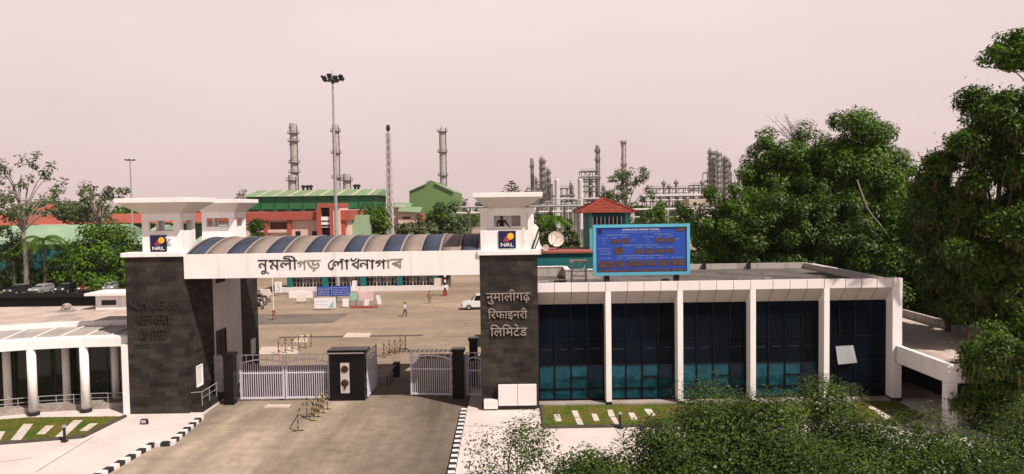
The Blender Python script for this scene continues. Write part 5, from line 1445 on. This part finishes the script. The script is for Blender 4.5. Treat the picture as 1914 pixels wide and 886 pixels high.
def vessel(label, px, pt, pb, Y, wpx):
    c = at(px, pt, Y); r = wpx/2*Y/FPX; x = at(px, 370, Y).x; t = thing('pressure_vessel', label, 'vessel', (x, Y, 0), 'white upright vessels')
    MB().lathe((x, Y, 0), [(r, 3), (r, c.z-r*.5), (r*.8, c.z-r*.15), (r*.3, c.z)], 20).build('shell', WPIPE, t, smooth=False)
    MB().lathe((x, Y, 0), [(r*.92, 0), (r*.92, 3)], 16).build('skirt', PLM, t)
vessel('white upright vessel between distillation column and steel frame', 1041.5, 334.5, 380, 300, 9.5)
vessel('white upright vessel against the dark steel frame structure', 1085, 334, 380, 300, 9.5)
def column(label, px, pt, Y, wpx, nplat, m=STKD, group='distillation columns'):
    c = at(px, pt, Y); r = wpx/2*Y/FPX; x = at(px, 370, Y).x; t = thing('distillation_column', label, 'plant column', (x, Y, 0), group)
    MB().lathe((x, Y, 0), [(r, 0), (r, c.z*.45), (r*.97, c.z-r), (r*.5, c.z-.2)], 16).build('shell', m, t)
    for k in range(nplat):
        z = 13 + (c.z-14.5)*(k+.6)/nplat; mb = MB(); R_ = r*1.4; a0 = rnd.uniform(0, 6.28)
        mb.lathe((x, Y, z), [(r*1.01, 0), (R_, 0), (R_, .2), (r*1.01, .2)], 14)
        for j in range(8):
            a = a0 + j*math.pi/4; p = Vector((x+R_*math.cos(a), Y+R_*math.sin(a), z)); q = Vector((x+R_*math.cos(a+math.pi/4), Y+R_*math.sin(a+math.pi/4), z))
            mb.bar(p, p+Vector((0, 0, 1.1)), .14); mb.bar(p+Vector((0, 0, 1.1)), q+Vector((0, 0, 1.1)), .12)
        mb.build('platform', PLM, t)
    mb = MB(); mb.tube([(x-r*1.1, Y-r*.6, 2), (x-r*1.1, Y-r*.6, c.z-.5), (x-r*.2, Y, c.z+.6)], .28, 6); mb.tube([(x+r*1.05, Y-r*.7, 2), (x+r*1.05, Y-r*.7, c.z*.8)], .22, 6)
    mb.build('riser_pipe', STEEL, t)
column('tallest column of the left plant cluster beside the slim stack', 1015, 293, 355, 10, 7)
column('shorter column right behind the tall left cluster column', 1026, 314, 362, 7, 5)
column('tall left column of the right hand column cluster', 1330, 277, 370, 11, 9, STK)
column('middle column of the right hand column cluster', 1343, 281, 366, 8, 9, STK)
column('right column of the right hand column cluster with a wide head', 1356, 291, 372, 10, 8)
def steel_frame(label, px0, px1, pt, Y, depth, nx, nz, name='steel_frame', group='plant steel frames', pipes=0):
    x0, x1 = at(px0, 370, Y).x, at(px1, 370, Y).x; zt_ = at((px0+px1)/2, pt, Y).z; t = thing(name, label, 'steel structure', ((x0+x1)/2, Y, 0), group)
    mb = MB()
    for i in range(nx+1):
        x = x0+(x1-x0)*i/nx
        for y in (Y, Y+depth): mb.bar((x, y, 0), (x, y, zt_), .35)
    mb.build('upright', PLM, t)
    for k in range(1, nz+1):
        mb = MB(); z = zt_*k/nz
        for y in (Y, Y+depth): mb.bar((x0, y, z), (x1, y, z), .25, .45); mb.bar((x0, y, z+1.1), (x1, y, z+1.1), .1)
        for i in range(nx+1): mb.bar((x0+(x1-x0)*i/nx, Y, z), (x0+(x1-x0)*i/nx, Y+depth, z), .25, .4)
        if k < nz:
            for i in range(nx):
                a, b = x0+(x1-x0)*i/nx, x0+(x1-x0)*(i+1)/nx
                if (i+k) % 2: mb.bar((a, Y, z), (b, Y, zt_*(k+1)/nz), .16)
        mb.build('deck', PLM, t)
    for k in range(pipes):
        z = zt_*(.35+.6*rnd.random()); mb = MB(); mb.tube([(x0-1, Y+rnd.uniform(.5, depth), z), (x1+1, Y+rnd.uniform(.5, depth), z)], rnd.uniform(.25, .6), 8); mb.build('pipe', [WPIPE, STEEL, STKD][k % 3], t)
    return t
steel_frame('tall dark steel frame between white vessel and dark slim stack', 1087, 1118, 320, 352, 10, 3, 6, pipes=4)
steel_frame('steel frame standing around the left cluster columns', 1005, 1033, 345, 350, 10, 3, 4, pipes=4)
steel_frame('narrow steel frame rising between the right hand cluster columns', 1336, 1349, 288, 376, 6, 1, 10)
steel_frame('open steel frame behind the dark slim stack foot', 1118, 1140, 360, 360, 10, 2, 3, pipes=2)
for px, pt, lb in ((1241, 336, 'leftmost small mushroom-topped vent stack over the long pipe bridge'), (1251, 343, 'lowest small mushroom-topped vent stack over the pipe bridge'), (1264, 335, 'third small mushroom-topped vent stack from the left'), (1313, 335, 'small mushroom-topped vent stack beside the right hand column cluster')):
    Y = 330; c = at(px, pt, Y); x = at(px, 370, Y).x; t = thing('vent_stack', lb, 'vent stack', (x, Y, 0), 'mushroom-topped vent stacks')
    MB().lathe((x, Y, 0), [(.55, 0), (.55, c.z-2.4)], 12).build('shaft', STKD, t)
    MB().lathe((x, Y, c.z-2.4), [(.55, 0), (1.15, .5), (1.15, 1.3), (.4, 1.9), (.3, 2.4)], 12).build('vent_head', STKD, t)
for px, pt, Y, w_, n_, lb in ((1003, 330, 345, 5, 3, 'small dark column left of the tall left cluster column'), (1068, 340, 350, 5, 3, 'small dark column between the two white upright vessels'), (1104, 326, 365, 6, 4, 'dark column inside the tall steel frame'),
                          (1128, 345, 350, 5, 3, 'small dark column right of the dark slim stack'), (1364, 300, 380, 6, 5, 'small column at the right end of the right hand cluster'), (1316, 352, 340, 7, 2, 'stubby column below the mushroom-topped vent stack')):
    column(lb, px, pt, Y, w_, n_)
for px0, px1, pt, Y, nx, nz, lb in ((1040, 1072, 352, 340, 3, 3, 'low steel frame between the two white upright vessels'), (1215, 1290, 352, 335, 6, 2, 'long low steel frame under the mushroom-topped vent stacks'), (985, 1008, 352, 330, 2, 3, 'low steel frame behind the Hindi gatehouse cap'),
                                (1296, 1325, 346, 345, 3, 3, 'steel frame left of the right hand column cluster'), (1322, 1366, 322, 384, 4, 6, 'steel frame standing behind the right hand column cluster')):
    steel_frame(lb, px0, px1, pt, Y, 9, nx, nz, pipes=4)
def pipe_rack(label, px0, px1, py, Y, nx, npipe, depth, legs_m=PLM, rmin=.15, rmax=.4, dy=0):
    x0, x1 = at(px0, py, Y).x, at(px1, py, Y).x; z = at((px0+px1)/2, py, Y).z; t = thing('pipe_rack', label, 'pipe rack', ((x0+x1)/2, Y, 0), 'pipe racks')
    for i in range(nx+1):
        x = x0+(x1-x0)*i/nx; mb = MB()
        for y in (Y, Y+depth): mb.bar((x, y, 0), (x, y, z+.2), .35)
        mb.bar((x, Y-.3, z-.25), (x, Y+depth+.3, z-.25), .3, .4); mb.bar((x, Y-.3, z-1.8), (x, Y+depth+.3, z-1.8), .25, .3); mb.build('bent', legs_m, t)
    for k in range(npipe):
        r = rnd.uniform(rmin, rmax); y = Y + depth*(k+.5)/npipe; zz = z + r if k % 3 else z - 1.6 + r
        MB().tube([(x0-1, y, zz), (x1+1, y, zz)], r, 8).build('pipe', [WPIPE, STEEL, WPIPE, STKD][k % 4], t)
pipe_rack('white pipe rack running in front of the araucaria and plant', 852, 1082, 388, 205, 9, 5, 4)
pipe_rack('pale pipe rack crossing behind the guard tower towards right trees', 1184, 1345, 392, 160, 5, 3, 2.5, WPIPE, .1, .22)
pipe_rack('long pipe bridge below the mushroom-topped vent stacks', 1205, 1345, 368, 290, 9, 8, 6, rmin=.3, rmax=.7)
pipe_rack('distant low pipe rack beyond the white upright vessels', 1040, 1120, 374, 320, 8, 6, 5, rmin=.3, rmax=.6)
# rows of thin stanchions in front of the plant
for k in range(16):
    px = 1016 + k*4.6 + rnd.uniform(-1, 1); Y = 225+rnd.uniform(-8, 8); zt_ = at(px, 373+rnd.uniform(-3, 9), Y).z
    t = thing('stanchion', 'thin pale pipe stanchion among a row before the white upright vessels', 'stanchion', (at(px, 400, Y).x, Y, 0), 'thin stanchions before the plant')
    x = t.location.x; mb = MB(); mb.bar((x, Y, 0), (x, Y, zt_), .22); mb.bar((x-.8, Y, zt_-.1), (x+.8, Y, zt_-.1), .2); mb.bar((x-.6, Y, zt_-2.2), (x+.6, Y, zt_-2.2), .15)
    mb.build('post', STEEL if k % 2 else WPIPE, t)
t = thing('cream_block', 'cream plant block behind the pale pipe rack', 'building', (80, 260, 0))
bld_box(t, 'wall', 1288, 1325, 372, 400, 262, 10, mat('cream_plaster', (.50, .42, .32), .8, var=.1), zlo=0); bld_box(t, 'window', 1296, 1302, 378, 384, 261.9, .3, DARKO)
t = thing('site_wall', 'low cream boundary wall glimpsed between guard tower and right trees', 'wall', (40, 120, 0))
bld_box(t, 'block', 1185, 1345, 428, 437, 122, .5, mat('cream_plaster', (.50, .42, .32), .8), zlo=.0)

# ------------------------------------------------------------------ vegetation
LEAF = leafmat('broad_leaf', (0.014, 0.040, 0.003), (0.115, 0.225, 0.009), .24)
LEAFN = leafmat('near_leaf', (0.010, 0.026, 0.004), (0.085, 0.140, 0.016), .18, .42)
LEAFD = leafmat('dark_leaf', (0.008, 0.022, 0.002), (0.070, 0.140, 0.007), .2)
LEAFP = leafmat('pale_leaf', (0.050, 0.080, 0.028), (0.130, 0.155, 0.060), .25)
LEAFO = leafmat('olive_pod', (0.060, 0.055, 0.018), (0.150, 0.115, 0.040), .25)
def leaf_obj(name, m, parent, c, L, W, up, g, hang=0.0, aspect_var=.4, out=None):
    """many small leaf faces at points c (local to the parent)"""
    n = len(c)
    nr = g.normal(size=(n, 3)); nr[:, 2] = np.abs(nr[:, 2]) + up
    if out is not None: nr = nr*.55 + out*1.25; nr[:, 2] += up*.3
    nr /= np.linalg.norm(nr, axis=1)[:, None]
    t = np.cross(nr, g.normal(size=(n, 3)))
    if hang: t = t/np.linalg.norm(t, axis=1)[:, None]*(1-hang) + np.array([0, 0, -1.0])*hang
    t /= np.linalg.norm(t, axis=1)[:, None]
    b = np.cross(nr, t); b /= np.linalg.norm(b, axis=1)[:, None]
    s = (1 + g.uniform(-aspect_var, aspect_var, n))[:, None]
    fold = nr * W * .18
    V = np.stack([c - t*L*.5*s, c + b*W*.5*s - t*L*.08 + fold, c + t*L*.5*s, c - b*W*.5*s - t*L*.08 + fold], axis=1).reshape(-1, 3).astype(np.float32)
    me = bpy.data.meshes.new(name)
    me.vertices.add(n*4); me.loops.add(n*4); me.polygons.add(n)
    me.vertices.foreach_set('co', V.ravel()); me.loops.foreach_set('vertex_index', np.arange(n*4, dtype=np.int32))
    me.polygons.foreach_set('loop_start', np.arange(0, n*4, 4, dtype=np.int32))
    me.update(calc_edges=True); me.validate(); me.materials.append(m)
    o = bpy.data.objects.new(name, me); COL.objects.link(o); o.parent = parent
    return o
def clump_points(g, centres, rad, n, shell=.35, flat=.75):
    k = g.integers(0, len(centres), n)
    d = g.normal(size=(n, 3)); d /= np.linalg.norm(d, axis=1)[:, None]
    r = rad[k] * (shell + (1-shell)*g.random(n))**.8
    p = d * r[:, None]; p[:, 2] *= flat
    return centres[k] + p, d
def tree(name, label, x, y, h, r, zb, nl, leaf, m, seed, clumps=26, group=None, cr=.36, base=0, lean=(0, 0), bark=None, trunk=None, top=None, up=.5, limbs=8, cat='tree', hollow=.45, rzf=None):
    g = np.random.default_rng(seed)
    t = thing(name, label, cat, (x, y, base), group)
    rz = (h - zb)/2; zc = zb + rz
    d = g.normal(size=(clumps, 3)); d /= np.linalg.norm(d, axis=1)[:, None]
    q = (hollow + (1-hollow)*g.random(clumps))[:, None]
    C = d*q*np.array([r, r, rz])*(1-cr*.55) + np.array([lean[0], lean[1], zc])
    rad = r*cr*(.65 + .6*g.random(clumps))
    pts, od = clump_points(g, C, rad, nl)
    od = od*.7 + (pts - np.array([lean[0], lean[1], zc]))/np.array([r, r, rz])*.55
    o3 = np.array([lean[0], lean[1], 0.0]); sc = np.ones(3)
    sc[:2] = r/np.percentile(np.abs(pts[:, :2]-o3[:2]), 98.5)
    z9, z1 = np.percentile(pts[:, 2], 99.8), np.percentile(pts[:, 2], 1)
    def fit(q):
        q = (q-o3)*sc+o3; q[:, 2] = zb + (q[:, 2]-z1)*(h-zb)/(z9-z1); return q
    pts, C = fit(pts), fit(C)
    leaf_obj('crown', m, t, pts, leaf, leaf*.58, up, g, out=od)
    tr = trunk or max(.12, h*.018)
    mb = MB(); zt_ = zc + rz*.35
    sp = [(x, y, base), (x+lean[0]*.3+g.normal()*.1, y, base+zb*.6), (x+lean[0]*(.7 if abs(lean[0]) < 2 else .2)+g.normal()*.2, y+g.normal()*.2, base+zc*.9), (x+lean[0], y+lean[1], base+zt_)]
    mb.tube(crv(sp, 3), list(np.linspace(tr, tr*.25, 10)), 8)
    o = np.argsort(g.random(clumps))[:limbs]
    for k in o:
        c = C[k]; z0 = min(c[2]-.3, zb*.7 + (c[2]-zb*.7)*.35); f = max(0, min(1, z0/zt_))
        s = (x+lean[0]*f, y+lean[1]*f, base+max(.5, z0)); e = (x+c[0], y+c[1], base+c[2])
        md = ((s[0]*.5+e[0]*.5), (s[1]*.5+e[1]*.5), s[2]*.35+e[2]*.65)
        mb.tube(crv([s, md, e], 3), list(np.linspace(tr*.36, tr*.06, 7)), 6)
    mb.build('trunk', bark or BARK, t)
    return t
def ptree(name, label, px, ptop, Y, rpx, pbot, nl, leaf, m, seed, **k):
    """tree placed by its photograph outline at distance Y"""
    c = at(px, ptop, Y); zb = at(px, pbot, Y).z - k.get('base', 0)
    return tree(name, label, at(px, 430, Y).x, Y, c.z - k.get('base', 0), rpx*Y/FPX, max(.3, zb), nl, leaf, m, seed, **k)

gF = 'leafy trees in the foreground pavement'
fg = [(960, 772, 23.0, 96, 905, 2100, LEAFN, .34, 'sparse young tree with scattered leaves before the Hindi lettered gatehouse', 22, .30),
      (1075, 825, 21.5, 70, 930, 2600, LEAFN, .42, 'small foreground tree filling in between sparse tree and dense crowns', 22, .34),
      (1130, 852, 20.0, 95, 960, 6500, LEAFN, .5, 'low dense foreground crown under the bright paving at bottom centre', 22, .36),
      (1230, 772, 22.0, 95, 1010, 15000, LEAFN, .5, 'dense foreground tree left of the other dense crowns', 30, .36),
      (1340, 720, 23.5, 112, 1000, 22000, LEAFN, .5, 'dense foreground tree reaching up before third white column', 34, .34),
      (1440, 738, 22.5, 105, 1020, 20000, LEAFN, .5, 'foreground crown between the two highest foreground crowns', 34, .34),
      (1545, 698, 24.0, 92, 1000, 17000, LEAFN, .5, 'tallest foreground tree with loose twigs before the fourth white column', 34, .32),
      (1320, 822, 19.5, 150, 1100, 20000, LEAFN, .5, 'nearest low foreground crown at the bottom centre right', 34, .34),
      (1540, 806, 19.5, 160, 1100, 22000, LEAFN, .5, 'nearest low foreground crown below the fourth white column', 34, .34),
      (1625, 768, 22.5, 75, 1000, 9000, LEAFN, .5, 'small foreground crown below the shaded lawn corner', 26, .34),
      (1700, 822, 20.0, 112, 1080, 12000, LEAFN, .5, 'low foreground crown under the pavement gap', 30, .36),
      (1775, 768, 22.0, 112, 1020, 17000, LEAFN, .5, 'broad foreground crown before the white side porch', 34, .34),
      (1890, 752, 23.0, 120, 1020, 19000, LEAFN, .5, 'foreground crown cut off by the lower right photo corner', 30, .34),
      (1880, 835, 19.5, 120, 1080, 12000, LEAFN, .5, 'nearest low foreground crown in the lower right photo corner', 30, .34)]
for i, (px, pt, Y, rp, pb, nl, m, cr, lb, cl_, h_) in enumerate(fg):
    ptree('leafy_tree', lb, px, pt, Y, rp, pb, int(nl*(1.7 if i > 1 else 1.25)), .097 if i > 1 else .105, m, 100+i, clumps=cl_, group=gF, cr=cr, base=.12, up=.9, hollow=.2, limbs=14, trunk=.05 if i < 2 else .09)

gR = 'tall dense trees behind the glass building'
for i, (px, pt, Y, rp, pb, nl, m, lb, kw) in enumerate([
    (1442, 243, 78, 58, 420, 16000, LEAF, 'tall bright green tree left of the tallest one behind long roof', {}),
    (1500, 228, 79, 58, 410, 15000, LEAF, 'tall tree squeezed between two tall green trees behind long roof', {}),
    (1592, 207, 76, 72, 400, 24000, LEAF, 'tallest bright green tree behind the long roof', {}),
    (1655, 262, 77, 52, 430, 13000, LEAF, 'tall tree shoulder to the right of the tallest green tree', {}),
    (1545, 300, 75, 62, 460, 15000, LEAFD, 'darker tall tree below the two tallest crowns', {}),
    (1352, 345, 74, 50, 520, 14000, LEAF, 'lower bushy tree nearest to the display board right edge', {}),
    (1425, 362, 72, 62, 530, 15000, LEAFD, 'dark bushy tree under the left tall bright tree', {}),
    (1508, 366, 70, 62, 540, 15000, LEAFD, 'dark bushy tree behind the roof parapet corner', {}),
    (1590, 358, 69, 66, 560, 16000, LEAFD, 'dark bushy tree below the tallest green tree', {}),
    (1668, 352, 70, 66, 590, 16000, LEAF, 'mid green tree above the end wall of glass building', {}),
    (1725, 375, 66, 66, 620, 16000, LEAFD, 'dark understory tree rising behind the porch roof', {}),
    (1650, 445, 64.5, 66, 640, 13000, LEAFD, 'low dark shrubby tree at the back of the porch roof', {}),
    (1770, 455, 62.5, 76, 650, 15000, LEAFD, 'shaded tree between porch roof and the drooping pod tree', {})]):
    ptree('dense_tree', lb, px, pt, Y, rp, pb, int(nl*1.6), .28, m, 200+i, clumps=60, group=gR, cr=.30, hollow=.3, limbs=12, up=.3, **kw)
def pod_tree(label, px, pt, Y, rp, pb, nl, npod, seed, leaf=.26):
    nl = int(nl*1.6)
    t = ptree('pod_tree', label, px, pt, Y, rp, pb, nl, leaf, LEAFD, seed, clumps=80, group='drooping pod trees at the right', cr=.24, hollow=.35, limbs=16, up=.3)
    g = np.random.default_rng(seed+1); cr = [c for c in t.children if c.name.startswith('crown')][0]
    co = np.empty(len(cr.data.vertices)*3, np.float32); cr.data.vertices.foreach_get('co', co); co = co.reshape(-1, 4, 3).mean(1)
    p = co[g.integers(0, len(co), npod)] + np.array([0, 0, -.25])
    o = leaf_obj('seed_pods', LEAFO, t, p, .55, .09, 0, g, hang=.85); o['kind'] = 'stuff'
    p = co[g.integers(0, len(co), nl//3)]
    o = leaf_obj('sunlit_foliage', LEAF, t, p+g.normal(0, .25, p.shape), leaf, leaf*.45, .6, g, hang=.35)
    return t
pod_tree('huge drooping tree hung with brown pods at the right edge', 1868, 165, 48, 122, 600, 50000, 9000, 301)
pod_tree('left shoulder of the drooping pod trees above porch roof', 1775, 312, 53, 66, 560, 16000, 3000, 341)
pod_tree('second drooping pod tree mostly outside the right edge', 1985, 195, 46, 120, 700, 26000, 4000, 311)
pod_tree('lower drooping tree with bare ends beside the porch column', 1884, 585, 40.5, 84, 820, 16000, 2600, 321, .19)
ptree('overhanging_tree', 'leaf clump overhanging the upper right corner of the sky', 2170, 50, 42, 60, 128, 4800, .24, LEAF, 331, clumps=22, cr=.36, limbs=8, up=.2, lean=(-8.0, 0), trunk=.22)
bt = thing('bare_tree', 'bare twiggy treetop showing above the twin crowned tree', 'tree', (at(1480, 430, 80).x, 80, 0))
g_ = random.Random(5); mb = MB(); b0 = at(1500, 300, 80); mb.tube([(bt.location.x+1, 80, 0), tuple(b0)], [.3, .12], 8)
for k in range(26):
    e = at(g_.uniform(1425, 1525), g_.uniform(207, 245), 80+g_.uniform(-1, 1)); md = (b0 + e)/2 + Vector((g_.uniform(-.5, .5), 0, g_.uniform(.2, 1.0)))
    mb.tube(crv([tuple(b0), tuple(md), tuple(e)], 3), list(np.linspace(.05, .012, 7)), 5)
    for q_ in range(3):
        f_ = md.lerp(e, g_.uniform(.1, .9)); mb.tube([tuple(f_), tuple(f_ + Vector((g_.uniform(-.9, .5), g_.uniform(-.3, .3), g_.uniform(-.1, .5))))], [.02, .008], 4)
mb.build('trunk', PALEBARK, bt)
ls = thing('leaning_tree', 'pale bent bare trunk slanting across the dark green trees', 'tree', (at(1660, 480, 66).x, 66, 0))
mb = MB(); mb.tube(crv([tuple(at(1690, 520, 66)), tuple(at(1668, 455, 66)), tuple(at(1645, 420, 66)), tuple(at(1622, 390, 66)), tuple(at(1602, 336, 66))], 4), .055, 6); mb.build('trunk', mat('silvery_bark', (.36, .30, .27), .9), ls)

gL = 'trees in front of the far halls at left'
for i, (px, pt, Y, rp, pb, nl, lf, m, lb, kw) in enumerate([
    (45, 286, 122, 62, 410, 1500, .55, LEAFP, 'tall sparse tree with see-through crown at the far left', dict(clumps=40, cr=.17, bark=PALEBARK, limbs=24, hollow=.5)),
    (188, 340, 126, 52, 412, 1100, .55, LEAFP, 'flat-topped sparse tree left of the English gatehouse cap', dict(clumps=26, cr=.2, bark=PALEBARK, limbs=18)),
    (200, 412, 124, 66, 560, 9000, .5, LEAF, 'big bushy green tree against the English lettered gatehouse', {}),
    (128, 452, 125, 42, 560, 4500, .5, LEAF, 'rounded bush tree left of the big bushy tree', {}),
    (15, 425, 126, 40, 545, 3500, .5, LEAFP, 'pale leafy tree at the left photo edge', dict(bark=PALEBARK)),
    (150, 375, 150, 55, 415, 3500, .7, LEAFP, 'pale tree crown rising over the long red hall', {}),
    (40, 492, 127, 40, 545, 2500, .5, LEAF, 'low bush below the palm at far left', {}),
    (98, 500, 127, 40, 550, 2500, .5, LEAFD, 'low dark bush behind the parked cars', {})]):
    ptree('garden_tree', lb, px, pt, Y, rp, pb, nl, lf, m, 400+i, group=gL, **kw)
gM = 'trees among the far buildings'
for i, (px, pt, Y, rp, pb, nl, lf, m, lb, kw) in enumerate([
    (703, 382, 160, 29, 450, 3800, .6, LEAF, 'round green tree between red office and lattice mast', {}),
    (828, 377, 165, 29, 450, 3800, .6, LEAFD, 'dark dense tree before the gable-fronted shed', {}),
    (795, 402, 160, 22, 450, 2000, .6, LEAFP, 'pale bush between pink house and dark dense tree', {}),
    (762, 415, 158, 22, 450, 1600, .6, LEAFP, 'low flowering bush before the pink house', {}),
    (858, 400, 170, 18, 450, 1500, .6, LEAFP, 'loose pale tree beside the plant road', {}),
    (482, 408, 140, 16, 450, 1200, .5, LEAFD, 'dark leaning shrub beside the rear watch room', {}),
    (455, 353, 260, 12, 380, 250, .6, LEAFO, 'small leafless-looking brown tree left of green shed', {}),
    (1172, 312, 175, 47, 400, 2600, .6, LEAFP, 'feathery tree rising right of the guard tower roof', dict(clumps=36, cr=.2, limbs=20, bark=PALEBARK)),
    (1135, 355, 172, 26, 420, 1600, .6, LEAF, 'greener tree touching the guard tower roof from behind', {}),
    (1018, 398, 100, 24, 490, 1600, .45, LEAFD, 'dark bush between Hindi gatehouse and the satellite dish', {}),
    (1062, 410, 96, 22, 490, 1500, .45, LEAFD, 'dark bush between palm and guard tower wall', {}),
    (1200, 402, 110, 30, 500, 2400, .5, LEAFD, 'dark bush just right of the guard tower', {}),
    (1250, 400, 112, 34, 510, 2600, .5, LEAF, 'green bush behind the display board top', {}),
    (1305, 405, 108, 30, 510, 2400, .5, LEAFD, 'dark bush right behind the display board corner', {}),
    (1225, 376, 150, 24, 430, 1500, .6, LEAF, 'small tree behind the pale pipe rack', {}),
    (1280, 378, 152, 24, 430, 1500, .6, LEAFD, 'darker small tree behind the pale pipe rack', {}),
    (905, 362, 330, 20, 400, 500, 1.1, LEAFD, 'distant tree at the end of the plant road', {}),
    (860, 370, 330, 14, 400, 400, 1.1, LEAFP, 'distant pale tree beside the gable-fronted shed', {}),
    (95, 362, 260, 46, 420, 2200, 1.0, LEAF, 'distant tree group crown over the small white house', {}),
    (250, 386, 250, 40, 420, 1600, 1.0, LEAF, 'distant tree crown left of the English gatehouse cap', {}),
    (330, 384, 230, 26, 420, 1000, 1.0, LEAF, 'distant tree seen between the two watch room caps', {})]):
    ptree('distant_tree', lb, px, pt, Y, rp, pb, nl, lf, m, 500+i, group=gM, **kw)
def palm(label, px, ptop, Y, rp, seed):
    x = at(px, 430, Y).x; z = at(px, ptop, Y).z; r = rp*Y/FPX; g = random.Random(seed)
    t = thing('palm_tree', label, 'palm', (x, Y, 0), 'palms')
    MB().tube([(x, Y, 0), (x+.1, Y, z*.5), (x, Y, z)], [.28, .22, .2], 10).build('trunk', BARK, t)
    for k in range(15):
        a = 2*math.pi*k/15 + g.uniform(-.2, .2); lift = g.uniform(.1, 1.0); mb = MB(); pr = []
        for j in range(9):
            f = j/8; rr = r*f; pr.append(Vector((x+rr*math.cos(a), Y+rr*math.sin(a), z + r*(lift*f - (lift*.75+.55)*f*f))))
        mb.tube([tuple(p) for p in pr], [.05]*8+[.02], 5)
        s = Vector((-math.sin(a), math.cos(a), 0))
        for j in range(1, 25):
            f = j/25*8; i0 = int(f); p = pr[i0].lerp(pr[min(8, i0+1)], f-i0); d = (pr[min(8, i0+1)]-pr[i0]).normalized()
            ll = r*.30*math.sin(math.pi*min(1, (j+3)/29))+.1
            for sg_ in (-1, 1):
                e = p + s*sg_*ll*.8 + d*ll*.5 + Vector((0, 0, -ll*.35)); w = d*.07
                mb.add([p-w, p+w, e], [(0, 1, 2)])
        mb.build('frond', LEAF, t)
palm('palm with drooping fronds standing before the teal hall at far left', 80, 448, 123, 50, 3)
palm('palm standing between the Hindi gatehouse and the guard tower', 1036, 408, 92, 38, 4)
palm('second smaller palm low beside the far left bushes', 22, 468, 124, 32, 5)
# araucaria
x, Y = at(957, 400, 230).x, 230; zt_ = at(957, 338, Y).z
ar = thing('conifer', 'dark tiered conifer behind the Hindi gatehouse cap', 'conifer', (x, Y, 0))
MB().tube([(x, Y, 0), (x, Y, zt_)], [.4, .06], 8).build('trunk', BARK, ar)
g = np.random.default_rng(9); pts = []
for k in range(13):
    z = zt_ - .3 - k*.7; rr = .7 + k*.62
    for b in range(9):
        a = g.uniform(0, 6.28)
        for j in range(12):
            f = (j+1)/12; pts.append((rr*f*math.cos(a), rr*f*math.sin(a), z + .45*f*f*rr*.5 + g.normal(0, .05)))
leaf_obj('crown', LEAFD, ar, np.array(pts), .5, .3, .2, g)
# far wood
g = np.random.default_rng(77); n = 46000
ang = g.uniform(-.75, .75, n); dist = g.uniform(430, 640, n); xx = dist*np.tan(ang)
hgt = 11 + 3.5*np.sin(xx*.045) + 2.5*np.sin(xx*.13+1) + 1.5*np.sin(xx*.31+2)
zz = hgt*g.random(n)**.6
fo = leaf_obj('far_wood', LEAF, None, np.stack([xx, dist, zz], 1), 3.0, 1.8, .4, g); fo['kind'] = 'stuff'
# ground cover under the right hand trees and before the left halls
def cover(name, x0, x1, y0, y1, h, n, s, m, seed):
    g = np.random.default_rng(seed); p = np.stack([g.uniform(x0, x1, n), g.uniform(y0, y1, n), h*g.random(n)**1.3], 1)
    o = leaf_obj(name, m, None, p, s, s*.5, .5, g); o['kind'] = 'stuff'
cover('undergrowth', 18, 60, 62.5, 84, 2.2, 16000, .4, LEAFD, 61)
cover('undergrowth', -100, -52, 124, 131, 1.2, 6000, .45, LEAF, 62)
cover('undergrowth', 2, 44, 74, 112, 2.4, 12000, .5, LEAFD, 63)

# ------------------------------------------------------------------ air
hz = bpy.data.materials.new('haze_air'); hz.use_nodes = True
hn = hz.node_tree; hn.nodes.remove(hn.nodes['Principled BSDF'])
pv_ = hn.nodes.new('ShaderNodeVolumePrincipled')
pv_.inputs['Color'].default_value = (0.95, 0.86, 0.85, 1)
pv_.inputs['Density'].default_value = HAZE_DENSITY
hn.links.new(pv_.outputs[0], hn.nodes['Material Output'].inputs['Volume'])
hb = MB().box(-1510, -160, -1.02, 1510, 1510, 64).build('haze', hz)
hb['kind'] = 'stuff'
